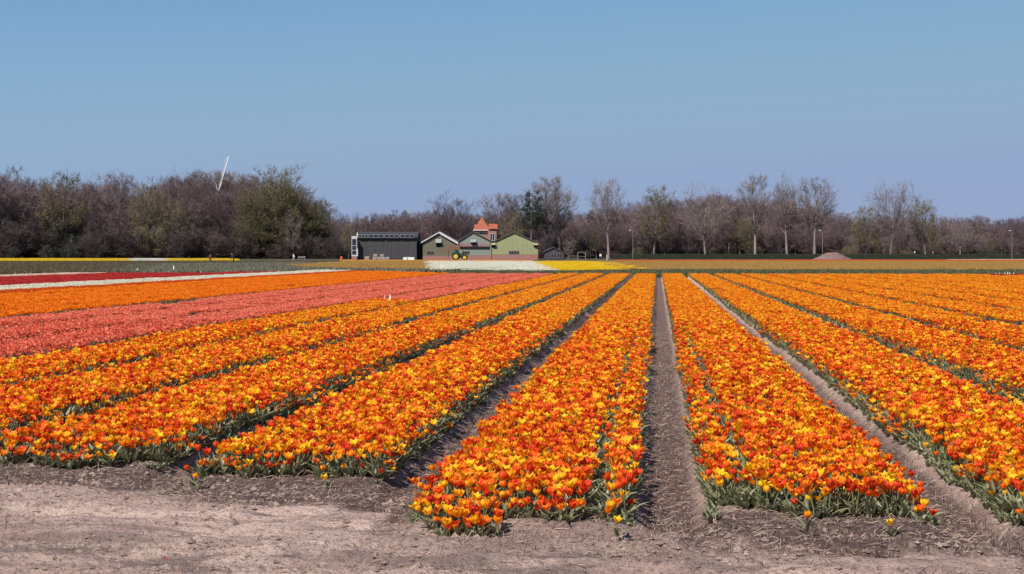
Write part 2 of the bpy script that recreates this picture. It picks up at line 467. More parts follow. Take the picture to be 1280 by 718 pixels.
N_SINGLE, N_SHORT, N_LEAF, N_TILE = 12, 4, 4, 8
TILE = 0.385
def make_templates(var, pm, n_tile_flowers=54, fsize=0.72):
    """an unlinked collection: upright plants, short plants, flowerless tufts, and bed tiles for the distance"""
    c = bpy.data.collections.new('templates_' + var); rr = random.Random(hash(var) % 1000 if False else sum(map(ord, var)))
    mats = [pm, M['stem'], M['leaf']]; i = 0
    def put(mb):
        nonlocal i
        o = bpy.data.objects.new('%s_template_%02d' % (var, i), mb.mesh('%s_template' % var, mats, True)); c.objects.link(o); i += 1
    for k in range(N_SINGLE):
        mb = MB(); add_tulip(mb, 0, 0, 0, rr.uniform(.12, .165), rr, 3, 4, 3, size=fsize, leaf_len=.15); put(mb)
    for k in range(N_SHORT):
        mb = MB(); add_tulip(mb, 0, 0, 0, rr.uniform(.06, .09), rr, 3, 4, 4, size=fsize * .92, leaf_len=.13); put(mb)
    for k in range(N_LEAF):
        mb = MB()
        for q in range(2): add_tulip(mb, rr.uniform(-.03, .03), rr.uniform(-.03, .03), 0, .1, rr, 3, 4, 5, False, leaf_len=.13)
        put(mb)
    for k in range(N_TILE):
        mb = MB(); g = 8
        cells = [(a, b) for a in range(g) for b in range(g)]; rr.shuffle(cells)
        for (a, b) in cells[:n_tile_flowers]:
            add_tulip(mb, ((a + rr.uniform(.1, .9)) / g - .5) * TILE, ((b + rr.uniform(.1, .9)) / g - .5) * TILE, 0, rr.uniform(.12, .17), rr, 2, 2, 1, size=fsize * 1.08, nseg=2, stem_n=0, leaf_len=.14)
        put(mb)
    return c

def scatter_group(name, coll):
    ng = bpy.data.node_groups.new(name, 'GeometryNodeTree')
    ng.interface.new_socket('Geometry', in_out='INPUT', socket_type='NodeSocketGeometry')
    ng.interface.new_socket('Geometry', in_out='OUTPUT', socket_type='NodeSocketGeometry')
    n, L = ng.nodes, ng.links
    gi, go = n.new('NodeGroupInput'), n.new('NodeGroupOutput')
    ip = n.new('GeometryNodeInstanceOnPoints'); ci = n.new('GeometryNodeCollectionInfo')
    ci.inputs['Collection'].default_value = coll
    ci.inputs['Separate Children'].default_value = True; ci.inputs['Reset Children'].default_value = True
    def na(nm, t):
        a = n.new('GeometryNodeInputNamedAttribute'); a.data_type = t; a.inputs['Name'].default_value = nm; return a.outputs['Attribute']
    L.new(gi.outputs[0], ip.inputs['Points']); L.new(ci.outputs[0], ip.inputs['Instance'])
    ip.inputs['Pick Instance'].default_value = True
    L.new(na('pick', 'INT'), ip.inputs['Instance Index'])
    L.new(na('rot', 'FLOAT_VECTOR'), ip.inputs['Rotation']); L.new(na('scl', 'FLOAT_VECTOR'), ip.inputs['Scale'])
    L.new(ip.outputs[0], go.inputs[0])
    return ng

def scatter(name, label, cat, pos, rot, scl, pick, coll):
    me = bpy.data.meshes.new(name); me.vertices.add(len(pos))
    me.vertices.foreach_set('co', np.asarray(pos, np.float32).ravel())
    a = me.attributes.new('rot', 'FLOAT_VECTOR', 'POINT'); a.data.foreach_set('vector', np.asarray(rot, np.float32).ravel())
    a = me.attributes.new('scl', 'FLOAT_VECTOR', 'POINT'); a.data.foreach_set('vector', np.asarray(scl, np.float32).ravel())
    a = me.attributes.new('pick', 'INT', 'POINT'); a.data.foreach_set('value', np.asarray(pick, np.int32))
    o = obj(name, me); tag(o, label, cat, kind='stuff')
    md = o.modifiers.new('scatter', 'NODES'); md.node_group = scatter_group(name + '_scatter', coll)
    return o

# which variety grows where: bed number, distance along the row
def variety(b, Y):
    v = np.full(b.shape, 'orange', dtype=object)
    v[(b <= -6) & (b >= -8)] = 'salmon'
    v[(b == -5) & (Y > 39)] = 'salmon'
    v[(b <= -9) & (b >= -13)] = 'tangerine'
    v[b == -14] = 'vermilion'
    v[(b <= -15) & (b >= -16)] = 'white'
    v[(b <= -17) & (b >= -22)] = 'red'
    v[(b <= -23)] = 'blush'
    v[(b >= 12) & (Y > 85)] = 'red'
    return v

NEAR = 27.0
MARGIN = 0.225
def margin(X):
    k = np.abs(np.round((X - X0) / BED))
    return np.where(k <= 1, MARGIN, np.where(k == 2, .225, .190))
def in_view(X, Y, m=1.15):
    z = -math.sin(YAW) * X + math.cos(YAW) * Y
    x = math.cos(YAW) * X + math.sin(YAW) * Y
    return (z > 4) & (np.abs(x) < 0.36 * m * z + 1.2)

# --- near plants, one by one
S = 0.055
gx1 = np.arange(-14, 13, S); gy1 = np.arange(7.0, NEAR + 1, S * 0.9)
PX, PY = np.meshgrid(gx1, gy1)
PX = PX + (np.arange(PX.shape[0]) % 2)[:, None] * S * .5
PX = PX + rng.uniform(-.024, .024, PX.shape); PY = PY + rng.uniform(-.024, .024, PY.shape)
PX, PY = PX.ravel(), PY.ravel()
b, u, d = bed_coords(PX)
edge_w = (vnoise(PX * 3, PY * 1.3, 61) - .5) * .10
ragged = (vnoise(PX * 3.1, PY * 0.0, 62) - .45) * .75 + (vnoise(PX * 6, PY * 6, 63) - .5) * .45
mg = margin(PX)
inside = (d > mg + edge_w) & (PY > front_of(b) + ragged * np.where(np.isin(b, (-2, -3)), .6, 1.0))
gap = ((np.abs(PX + 0.36 + (vnoise(PY * .6, PY * 0, 64) - .5) * .09) < .056) & (b == -1)) | ((np.abs(PX - 0.49 - (vnoise(PY * .5, PY * 0, 65) - .5) * .07) < .058) & (b == 0))
gap |= vnoise(PX * 2.2 + 9, PY * 2.2, 66) * .65 + vnoise(PX * 6, PY * 6, 67) * .35 > .83
Zc = -math.sin(YAW) * PX + math.cos(YAW) * PY
ok = inside & in_view(PX, PY) & (Zc < NEAR)
flower_ok = ok & ~gap
tuft_ok = ok & gap & (rng.random(PX.shape) < .28)
hz = soil_height(PX, PY)
var = variety(b, PY)
edge_f = smooth(-.05, .10, d - mg) * smooth(-.05, .25, PY - front_of(b))
npt = len(PX)
pick = np.where(rng.random(npt) < edge_f * .9 + .08, rng.integers(0, N_SINGLE, npt), N_SINGLE + rng.integers(0, N_SHORT, npt))
pick = np.where(tuft_ok, N_SINGLE + N_SHORT + rng.integers(0, N_LEAF, npt), pick)
rotz = rng.uniform(0, 6.28, npt)
scl = rng.uniform(.80, 1.18, npt) * (0.93 + .16 * vnoise(PX * 1.2, PY * .7, 68))
# the stragglers that stand apart in front of the beds (photo columns and rows of their feet)
LONE = [(250, 611, 'p_orange_own', .25, 'single orange tulip standing alone in straw left of the second bed'),
        (407, 614, 'p_orange_own', .08, 'short yellow tulip at the front edge of the second bed'),
        (1115, 672, 'p_orange_own', .02, 'small yellow tulip standing alone in straw before the right bed'),
        (772, 671, 'p_orange_own', .05, 'low yellow tulip at the front corner beside the central furrow'),
        (1008, 664, 'p_orange_own', .30, 'short orange and yellow tulip standing out before the right bed'),
        (537, 646, 'p_orange_own', .04, 'low yellow tulip at the front left corner of the central bed')]
# the 300 that show largest become single things
cand = np.where(flower_ok & (var == 'orange') & (np.abs(math.cos(YAW) * PX + math.sin(YAW) * PY) < .355 * Zc))[0]
cand = cand[np.argsort(Zc[cand])][:294]
flower_ok[cand] = False
POOL = {}
def pool(v, pos, rot, sc, pk):
    P = POOL.setdefault(v, [[], [], [], []])
    P[0].append(np.asarray(pos)); P[1].append(np.asarray(rot)); P[2].append(np.asarray(sc)); P[3].append(np.asarray(pk))
tx, ty = rng.uniform(-.24, .24, npt), rng.uniform(-.24, .24, npt)
for v in set(var[flower_ok | tuft_ok]):
    s = (flower_ok | tuft_ok) & (var == v)
    pool(v, np.stack([PX[s], PY[s], hz[s] - .004], -1), np.stack([tx[s], ty[s], rotz[s]], -1), np.repeat(scl[s][:, None], 3, 1), pick[s])
# --- leafy flanks: tufts leaning out along both sides and the front of each bed
def flank(bs, y1):
    xs, ys, rots = [], [], []
    for bb in bs:
        f0 = float(front_of(np.array([bb]))[0])
        for side in (0, 1):
            yy = f0 - .05
            while yy < y1:
                stp = .055 if yy < 20 else .11
                yy += stp * random.uniform(.6, 1.4)
                off = random.uniform(-.01, .055) + float(margin(np.array([X0 + BED * (bb + side)]))[0])
                xs.append(X0 + BED * (bb + side) + (off if side == 0 else -off)); ys.append(yy); rots.append((0, random.uniform(-.1, .3) * (-1 if side == 0 else 1), random.uniform(0, 6.28)))
    return np.array(xs), np.array(ys), np.array(rots)
fx, fy, fr_ = flank(range(-7, 5), 60)
keep = in_view(fx, fy)
fx, fy, fr_ = fx[keep], fy[keep], fr_[keep]
fb = bed_coords(fx)[0]; fv = variety(fb, fy)
for v in set(fv):
    s = fv == v; k = int(s.sum())
    pool(v, np.stack([fx[s], fy[s], soil_height(fx[s], fy[s]) - .005], -1), fr_[s], np.repeat(rng.uniform(.45, .75, k)[:, None], 3, 1), N_SINGLE + N_SHORT + rng.integers(0, N_LEAF, k))
# --- tiles for the rest of the beds
tiles = []
for bb in range(-24, 15):
    fl = X0 + BED * bb; wx = 1.0 if bb in (-1, 0) else 1.04 if bb in (-2, 1) else 1.08
    for j in range(3):
        x = fl + BED / 2 + (j - 1) * TILE * wx
        for y in np.arange(9.9, float(end_of(np.array([bb]))[0]) - .2, TILE):
            if -math.sin(YAW) * x + math.cos(YAW) * y < NEAR + .2: continue
            tiles.append((x, y, bb, j))
tiles = np.array(tiles)
tv = in_view(tiles[:, 0], tiles[:, 1], 1.2)
tiles = tiles[tv]
# thinner stand at the far right, small failures elsewhere
fail = vnoise(tiles[:, 0] * .9, tiles[:, 1] * .45, 71)
thin = smooth(8, 20, tiles[:, 0]) * smooth(40, 70, tiles[:, 1])
drop = rng.random(len(tiles)) < np.where(fail > .86, .5, 0) + thin * .10
drop |= np.isin(tiles[:, 2], (-9, -17)) & (tiles[:, 3] == 2)     # bare strip where two varieties meet
tvar = variety(tiles[:, 2].astype(int), tiles[:, 1])
tz = soil_height(tiles[:, 0], tiles[:, 1])
for v in set(tvar):
    s = (tvar == v); k = int(s.sum())
    q = rng.integers(0, 4, k) * (math.pi / 2) + rng.uniform(-.12, .12, k)
    pk = np.where(drop[s], N_SINGLE + N_SHORT + rng.integers(0, N_LEAF, k), N_SINGLE + N_SHORT + N_LEAF + rng.integers(0, N_TILE, k))
    wx = np.where(np.isin(tiles[s, 2], (-1, 0)), 1.0, 1.06)
    sc = np.stack([np.where(drop[s], 1.3, wx), np.where(drop[s], 1.3, 1.0), rng.uniform(.9, 1.1, k)], -1)
    pool(v, np.stack([tiles[s, 0] + rng.uniform(-.03, .03, k), tiles[s, 1] + rng.uniform(-.05, .05, k), tz[s]], -1), np.stack([np.zeros(k), np.zeros(k), q], -1), sc, pk)

LABELS = {'orange': 'orange and yellow flamed tulips filling the long beds from front to back',
          'salmon': 'salmon pink tulips in the wide block of beds left of the orange beds',
          'tangerine': 'plain orange tulips in the beds between the pink and the cream strip',
          'vermilion': 'red-orange tulips in the narrow strip just below the cream strip',
          'white': 'cream white tulips in the long thin strip at the left',
          'red': 'deep red tulips beyond the cream strip at the far left',
          'blush': 'pale blush tulips in the thin strip beyond the red tulips'}
for v, P in POOL.items():
    coll = make_templates(v, M['p_' + v], 58 if v in ('white', 'salmon') else 54)
    scatter(v + '_tulips', LABELS[v], 'tulips', np.concatenate(P[0]), np.concatenate(P[1]), np.concatenate(P[2]), np.concatenate(P[3]), coll)

# --- the single tulips with petals, stem and leaves of their own
OPENS = [0.1, .3, .5, .7, .9, 1.05]
PET = {}
for oi_, op in enumerate(OPENS):
    for inner in (False, True):
        vs, fs, us, vv = petal_grid(op, inner, 4, 5)
        PET[oi_, inner] = MB().add(vs, fs, 0, u=us, v=vv, frnd=0.0).mesh('petal', M['p_orange_own'], True)
LEAF = []
for k in range(6):
    rr = random.Random(90 + k)
    vs, fs = leaf_strip(rr.uniform(.12, .17), rr.uniform(.026, .036), rr.uniform(.3, .8), rr.uniform(.3, 1.1), rr.uniform(-1, 1), 5)
    LEAF.append(MB().add(vs, fs, 0, frnd=rr.random()).mesh('leaf', M['leaf'], True))
STEM = []
for k in range(6):
    h = [.145, .135, .155, .125, .08, .068][k]; q = stem_pts(h, [.0, .03, .05, .02, .015, .0][k], 0)
    STEM.append((MB().tube(q, [.0044, .0042, .0038, .0036], 5, 0, False).mesh('stem', M['stem'], True), q[-1]))

def single_tulip(x, y, z, col, label, group, short, sc, rr, op=None):
    t = obj('tulip', None, None, (x, y, z)); t.empty_display_size = .05
    t.scale = (sc, sc, sc); t.rotation_euler = (rr.uniform(-.12, .12), rr.uniform(-.12, .12), rr.uniform(0, 6.28))
    tag(t, label, 'tulip', group)
    sm, top = STEM[rr.choice((4, 5)) if short else rr.randrange(4)]
    obj('stem', sm, t)
    for k in range(3):
        l = obj('leaf', rr.choice(LEAF), t, (0, 0, 0), k * 2.1 + rr.uniform(-.4, .4))
        s = rr.uniform(.75, 1.1) * (.85 if short else 1); l.scale = (s, s, s)
    oi_ = rr.randrange(6) if op is None else op; tl = Euler((rr.uniform(-.25, .25), rr.uniform(-.25, .25), rr.uniform(0, 6.28))).to_matrix().to_4x4()
    fs = rr.uniform(.68, .86)
    for k in range(6):
        o2 = min(5, max(0, oi_ + rr.choice((-1, 0, 0, 0, 1))))
        p = obj('petal', PET[o2, k % 2 == 1], t)
        p.matrix_local = Matrix.Translation(top) @ tl @ Matrix.Rotation(k * math.pi / 3, 4, 'Z') @ Matrix.Scale(fs, 4)
        p.color = (min(1, max(0, col + rr.uniform(-.05, .05))), 0, 0, 1)
    return t

rr = random.Random(5)
BEDNAME = {-1: 'central bed', 0: 'bed right of bare furrow', 1: 'bed at right edge', -2: 'second bed from left'}
for i in cand:
    c = rr.random(); op = rr.randrange(6)
    hue = 'yellow-orange' if c < .33 else 'bright orange' if c < .7 else 'red-orange'
    form = 'closed' if op < 2 else 'half-open' if op < 4 else 'wide-open'
    bn = BEDNAME.get(int(b[i]), 'orange beds'); th = 'left' if u[i] < .39 else 'middle' if u[i] < .61 else 'right'
    rank = 'at the front edge' if PY[i] - front_of(b[i]) < .38 else 'just behind the front'
    single_tulip(PX[i], PY[i], hz[i] - .004, c, '%s %s tulip %s, %s of %s' % (form, hue, rank, th, bn), '%s %s tulips %s, %s of %s' % (form, hue, rank, th, bn), pick[i] >= N_SINGLE, float(scl[i]), rr, op)
for (px, py, m_, c, lab) in LONE:
    p = on_plane(px, py, 0.0); z = float(soil_height(np.array([p.x]), np.array([p.y]))[0])
    p = on_plane(px, py, z)
    single_tulip(p.x, p.y, z - .004, c, lab, None, True, .92, rr)

# --- the plots beyond the field, as polygons of photo points laid on the land
def far_templates(var, pm, n, fsize, leafy, h=(.18, .28), tile=1.5, leafm=None):
    c = bpy.data.collections.new('templates_' + var); rr = random.Random(sum(map(ord, var)) + 3)
    for k in range(6):
        mb = MB()
        for q in range(n):
            x, y = rr.uniform(-.5, .5) * tile, rr.uniform(-.5, .5) * tile; hh = rr.uniform(*h); f = rr.random(); a0 = rr.uniform(0, 6.28)
            for j in range(3):
                a = a0 + j * 2.094; s = fsize * rr.uniform(.8, 1.25)
                p0 = Vector((x, y, hh - s * .6)); d1 = Vector((math.cos(a - .75), math.sin(a - .75), 0)) * s * .6; d2 = Vector((math.cos(a + .75), math.sin(a + .75), 0)) * s * .6
                mb.add([p0, p0 + d1 + Vector((0, 0, s * .55)), p0 + (d1 + d2) * .55 + Vector((0, 0, s * 1.15)), p0 + d2 + Vector((0, 0, s * .55))], [(0, 1, 2, 3)], 0, u=[0, .9, .9, .9], v=[.4, .7, 1, .7], frnd=f)
        for q in range(leafy):
            x, y = rr.uniform(-.5, .5) * tile, rr.uniform(-.5, .5) * tile
            vs, fs = leaf_strip(rr.uniform(.2, .36), .07, rr.uniform(.1, .7), rr.uniform(.2, .9), rr.uniform(-1, 1), 2)
            mb.add(xf(vs, Matrix.Translation((x, y, 0)) @ Matrix.Rotation(rr.uniform(0, 6.28), 4, 'Z')), fs, 1, frnd=rr.random())
        o = bpy.data.objects.new('%s_template_%02d' % (var, k), mb.mesh('%s_template' % var, [pm, leafm or M['leaf']], True)); c.objects.link(o)
    return c

def plot(name, label, cat, poly_px, pm, n, fsize, leafy, ztop=.05, tile=1.5, gaps=None, h=(.18, .28), skip=0.0, leafm=None):
    P = [on_plane(px, py, ztop).xy for px, py in poly_px]
    xs = [p.x for p in P]; ys = [p.y for p in P]
    X, Y = np.meshgrid(np.arange(min(xs), max(xs), tile * .95), np.arange(min(ys), max(ys), tile * .95))
    X, Y = X.ravel(), Y.ravel(); inn = np.zeros(X.shape, bool)
    for i in range(len(P)):
        a, b_ = P[i], P[i - 1]
        if abs(a.y - b_.y) < 1e-9: continue
        inn ^= ((a.y > Y) != (b_.y > Y)) & (X < (b_.x - a.x) * (Y - a.y) / (b_.y - a.y) + a.x)
    if gaps is not None: inn &= ~gaps(X, Y)
    if skip: inn &= rng.random(X.shape) > skip
    X, Y = X[inn], Y[inn]; k = len(X)
    q = rng.integers(0, 4, k) * math.pi / 2
    scatter(name, label, cat, np.stack([X, Y, np.full(k, FAR_Z)], -1), np.stack([np.zeros(k), np.zeros(k), q], -1), np.stack([np.ones(k), np.ones(k), rng.uniform(.85, 1.15, k)], -1), rng.integers(0, 6, k), far_templates(name, pm, n, fsize, leafy, h, tile, leafm))

def line_gaps(segs, wd):
    Q = [(on_plane(a, b_, .05).xy, on_plane(c, d_, .05).xy) for a, b_, c, d_ in segs]
    def f(X, Y):
        r = np.zeros(X.shape, bool)
        for p, q in Q:
            dx, dy = q.x - p.x, q.y - p.y; t = np.clip(((X - p.x) * dx + (Y - p.y) * dy) / (dx * dx + dy * dy), 0, 1)
            r |= np.hypot(X - p.x - t * dx, Y - p.y - t * dy) < wd
        return r
    return f

M['verge'] = leaf_mat('dull_grass', (0.125, 0.100, 0.055), (0.175, 0.135, 0.085), .8, .1, .1)
M['crop_leaf'] = leaf_mat('grey_green_leaf', (0.15, 0.148, 0.095), (0.21, 0.205, 0.145), .6, .1, .2)
M['strip_leaf'] = leaf_mat('dark_tulip_leaf', (0.075, 0.085, 0.040), (0.135, 0.140, 0.072), .6, .1, .2)
plot('green_tulips', 'dark green flowerless tulips in the strip behind the orange beds', 'tulips', [(585, 343.2), (1420, 344.5), (1420, 337), (560, 337)], M['p_yellow'], 0, .1, 150, h=(.2, .3), leafm=M['strip_leaf'])
plot('faded_tulips', 'brownish yellow fading tulips in the wide band at the right', 'tulips', [(770, 337.5), (1420, 338), (1420, 327.3), (745, 327)], M['p_ochre'], 100, .11, 60, skip=.10, leafm=M['strip_leaf'])
plot('faded_tulips', 'brownish faded tulips in the band left of the white plot', 'tulips', [(385, 334.5), (540, 337), (533, 327), (440, 327), (365, 331.5)], M['p_ochre'], 100, .11, 60, skip=.10, leafm=M['strip_leaf'])
plot('white_tulips_plot', 'white tulips in the bright plot in front of the barns', 'tulips', [(541, 337.5), (690, 339), (664, 327.3), (533, 327.3)], M['p_white'], 330, .11, 10, gaps=line_gaps([(577, 338, 580.5, 329), (597, 338, 595, 329.5), (640, 331, 610, 338)], .55))
plot('yellow_tulips', 'bright yellow tulips in the wedge-shaped plot beside the white plot', 'tulips', [(691, 339), (806, 337), (765, 328.5), (735, 327.3), (667, 327.3)], M['p_yellow'], 190, .11, 50)
plot('apricot_tulips', 'orange tulips in the thin far strip below the dark hedge', 'tulips', [(770, 327), (1420, 327), (1420, 325.6), (770, 325.6)], M['p_vermilion'], 130, .12, 30, tile=2.0)
plot('apricot_tulips', 'apricot tulips in the thin strip in front of the barns', 'tulips', [(430, 326.8), (660, 327), (660, 325.9), (430, 325.7)], M['p_apricot'], 130, .12, 30, tile=2.0)
plot('cream_tulips', 'cream tulips in the thin far strip at the right edge', 'tulips', [(1190, 325.5), (1420, 325.9), (1420, 324.7), (1190, 325.0)], M['p_blush'], 150, .12, 20, tile=2.0)
plot('grey_green_crop', 'grey-green young crop in the plot beyond the red tulips', 'crop', [(130, 339.5), (430, 336.5), (560, 338), (560, 335.8), (380, 332), (440, 327.5), (170, 330)], M['p_blush'], 0, .09, 120, h=(.2, .3), leafm=M['crop_leaf'])
plot('grass_verge', 'dull olive grass beyond the red tulips at the left', 'grass', [(-140, 341), (170, 339.5), (200, 329.5), (430, 327.8), (430, 325.8), (-140, 327.2)], M['p_blush'], 0, .09, 110, h=(.2, .3), leafm=M['verge'])
plot('yellow_tulips', 'yellow tulips in the thin far strip below the left wood', 'tulips', [(-120, 326.6), (160, 326), (160, 323.6), (-120, 323.4)], M['p_yellow'], 130, .13, 10, tile=2.5)
plot('white_tulips', 'white tulips between the two lengths of the far yellow strip', 'tulips', [(160, 326), (208, 326), (208, 323.6), (160, 323.6)], M['p_white'], 130, .13, 10, tile=2.5)
plot('golden_tulips', 'golden yellow tulips in the far strip where two people stand', 'tulips', [(208, 326), (292, 325.6), (292, 323.6), (208, 323.6)], M['p_yellow'], 110, .13, 20, tile=2.5)

# ------------------------------------------------------------------ straw and grass on the headland
M['straw'] = leaf_mat('dry_straw', (0.42, 0.30, 0.23), (0.070, 0.045, 0.040), .7, .05, .2)
def straw_litter():
    n = 330000
    X = rng.uniform(-6.5, 5, n); Y = 6.0 + 22 * rng.random(n) ** 2.0
    a = straw_amount(X, Y)
    k = (rng.random(n) < a * .5 + .007) & in_view(X, Y, 1.05)
    X, Y = X[k], Y[k]; n = len(X)
    Z = soil_height(X, Y); az = rng.uniform(0, 6.28, n); L_ = .015 + .085 * rng.random(n) ** 2; wd = rng.uniform(.0018, .0042, n)
    up = np.where(rng.random(n) < .12, rng.uniform(.3, 1.2, n), rng.uniform(-.02, .22, n))
    dx, dy, dz = np.cos(az) * np.cos(up), np.sin(az) * np.cos(up), np.sin(up)
    sx, sy = -np.sin(az), np.cos(az)
    V = np.zeros((n, 6, 3)); bend = rng.uniform(-.015, .02, n)
    for j, t in enumerate((0, .5, 1)):
        cx, cy, cz = X + dx * L_ * t, Y + dy * L_ * t, Z + .006 + dz * L_ * t + (bend if j == 1 else 0)
        for s_, c_ in ((0, -1), (1, 1)):
            V[:, j * 2 + s_] = np.stack([cx + sx * wd * c_ * .5, cy + sy * wd * c_ * .5, cz + c_ * wd * .3], -1)
    o = np.arange(n)[:, None] * 6
    F = np.concatenate([o + np.array([[0, 1, 3, 2]]), o + np.array([[2, 3, 5, 4]])])
    fr2 = np.repeat(rng.random(n), 6)
    tag(obj('straw_litter', np_mesh('straw_litter', V.reshape(-1, 3), F, M['straw'], False, {'frnd': fr2})), 'dry straw bits lying at the bed ends and in furrows', 'straw', kind='stuff')
straw_litter()

M['weed'] = leaf_mat('headland_weed', (0.10, 0.09, 0.05), (0.16, 0.13, 0.08), .6, .2, .2)
def weeds():
    n = 16000
    X = rng.uniform(-3.4, 0.6, n); Y = rng.uniform(6.1, 8.2, n)
    w_ = smooth(.47, .62, fbm(X * 1.1, Y * 2.0, 81, 4)) * smooth(8.0, 6.9, Y + .25 * X)
    k = rng.random(n) < w_ * .8; X, Y = X[k], Y[k]; n = len(X); Z = soil_height(X, Y)
    az = rng.uniform(0, 6.28, n); L_ = rng.uniform(.005, .014, n); wd = rng.uniform(.002, .0045, n)
    V = np.stack([np.stack([X - np.sin(az) * wd, Y + np.cos(az) * wd, Z], -1), np.stack([X + np.sin(az) * wd, Y - np.cos(az) * wd, Z], -1), np.stack([X + np.cos(az) * L_, Y + np.sin(az) * L_, Z + L_ * rng.uniform(.4, 1, n)], -1)], 1)
    F = np.arange(n * 3).reshape(-1, 3)
    tag(obj('weed_seedlings', np_mesh('weed_seedlings', V.reshape(-1, 3), F, M['weed'], False, {'frnd': np.repeat(rng.random(n), 3)})), 'tiny green weed seedlings on the bare track at lower left', 'weeds', kind='stuff')
weeds()

def clods():
    n = 52000
    X = rng.uniform(-4.5, 4.2, n); Y = 6.0 + 5.5 * rng.random(n) ** 1.4
    b_, u_, d_ = bed_coords(X); k = (Y < front_of(b_) + .1) & (rng.random(n) < .12 + .88 * smooth(.45, .62, fbm(X * 1.6, Y * 3, 85, 4)))
    X, Y = X[k], Y[k]; n = len(X); Z = soil_height(X, Y); r = .004 + .024 * rng.random(n) ** 4
    T = np.array([(1, 0, 0), (0, 1, 0), (-1, 0, 0), (0, -1, 0), (0, 0, .8), (.5, .5, -.3)], float)
    V = np.stack([X, Y, Z], -1)[:, None] + T[None] * r[:, None, None] * rng.uniform(.6, 1.3, (n, 6, 3))
    F = (np.arange(n)[:, None, None] * 6 + np.array([(0, 1, 4), (1, 2, 4), (2, 3, 4), (3, 0, 4)])[None]).reshape(-1, 3)
    tag(obj('soil_crumbs', np_mesh('soil_crumbs', V.reshape(-1, 3), F, M['soil'], False, {'straw': np.repeat(rng.random(n) ** 2 * .6, 6)})), 'loose crumbs of dry soil on the bare track', 'soil', kind='stuff')
clods()
p_ = on_plane(203, 696, 0.0); z_ = float(soil_height(np.array([p_.x]), np.array([p_.y]))[0])
vs, fs, us, vv = petal_grid(.9, False, 4, 5)
fp = obj('fallen_petal', MB().add(vs, fs, 0, u=us, v=vv, frnd=.4).mesh('fallen_petal', M['p_red'], True), None, on_plane(203, 696, z_ - .010))
fp.rotation_euler = (.2, 1.25, .5); tag(fp, 'single red tulip petal fallen on the bare track at lower left', 'petal')
# ------------------------------------------------------------------ farm buildings
ZB = 367.0
def building(name, px0, Z, label, cat='building'):
    e = obj(name, None, None, at(px0, Z), YAW); tag(e, label, cat)
    return e, (lambda px: (px - px0) * mpp(Z)), (lambda py: (317 + F_PX * (CAM_H - FAR_Z) / Z - py) * mpp(Z))

def clad(name, c, c2, period=0.35):
    """sheet cladding with vertical ribs"""
    m = mat(name, c, .75, (0.6, c2, .8), .15); n = m.node_tree.nodes; L = m.node_tree.links
    tc = n.new('ShaderNodeTexCoord'); wv = n.new('ShaderNodeTexWave'); wv.inputs['Scale'].default_value = 1 / period / 3.2
    b = n.new('ShaderNodeBump'); b.inputs['Distance'].default_value = .03
    L.new(tc.outputs['Object'], wv.inputs['Vector']); L.new(wv.outputs['Fac'], b.inputs['Height']); L.new(b.outputs[0], n['Principled BSDF'].inputs['Normal'])
    return m

def brick(name, c, c2, mortar):
    m = mat(name, c, .85); n = m.node_tree.nodes; L = m.node_tree.links
    tc = n.new('ShaderNodeTexCoord'); mp = n.new('ShaderNodeMapping'); mp.inputs['Rotation'].default_value = (math.pi / 2, 0, 0)
    t = n.new('ShaderNodeTexBrick'); t.inputs['Color1'].default_value = (*c, 1); t.inputs['Color2'].default_value = (*c2, 1); t.inputs['Mortar'].default_value = (*mortar, 1)
    t.inputs['Scale'].default_value = 4
    L.new(tc.outputs['Object'], mp.inputs[0]); L.new(mp.outputs[0], t.inputs[0]); L.new(t.outputs[0], n['Principled BSDF'].inputs['Base Color'])
    return m

M['anthracite'] = clad('anthracite_sheet', (0.060, 0.056, 0.060), (0.068, 0.062, 0.066))
M['roof_dark'] = clad('dark_roof_sheet', (0.044, 0.041, 0.047), (0.054, 0.048, 0.052), .9)
M['olive'] = clad('olive_sheet', (0.135, 0.125, 0.085), (0.155, 0.14, 0.095))
M['teal'] = clad('grey_green_sheet', (0.20, 0.235, 0.19), (0.23, 0.255, 0.21))
M['lime'] = clad('pale_green_sheet', (0.275, 0.285, 0.15), (0.30, 0.31, 0.165))
M['brick'] = brick('red_brick', (0.32, 0.125, 0.10), (0.25, 0.10, 0.085), (0.36, 0.27, 0.24))
M['trim'] = mat('white_trim', (0.54, 0.52, 0.50), .6)
M['grey_trim'] = mat('grey_trim', (0.24, 0.23, 0.235), .6)
M['glass'] = mat('dark_glass', (0.02, 0.022, 0.03), .08, None, .6)
M['frame'] = mat('window_frame', (0.20, 0.16, 0.14), .6)
M['black'] = mat('black_opening', (0.012, 0.012, 0.014), .9)
M['mauve'] = mat('faded_red_board', (0.25, 0.135, 0.125), .8, (1.5, (0.30, 0.18, 0.165), .8))
M['tile'] = mat('orange_roof_tile', (0.33, 0.095, 0.05), .75, (1.2, (0.26, 0.07, 0.042), .8), .3, (6, .08))
M['slate_roof'] = mat('brown_roof_sheet', (0.10, 0.075, 0.075), .7, (.5, (0.13, 0.10, 0.095), .8))
M['tarred'] = mat('tarred_board', (0.045, 0.042, 0.055), .7, (2, (0.07, 0.062, 0.07), .8))
M['wood_grey'] = mat('weathered_wood', (0.30, 0.25, 0.22), .85, (3, (0.2, 0.16, 0.14), .8))

def part(name, mb, m, parent, label=None):
    o = obj(name, mb.mesh(name, m), parent)
    if label: o['label'] = label
    return o

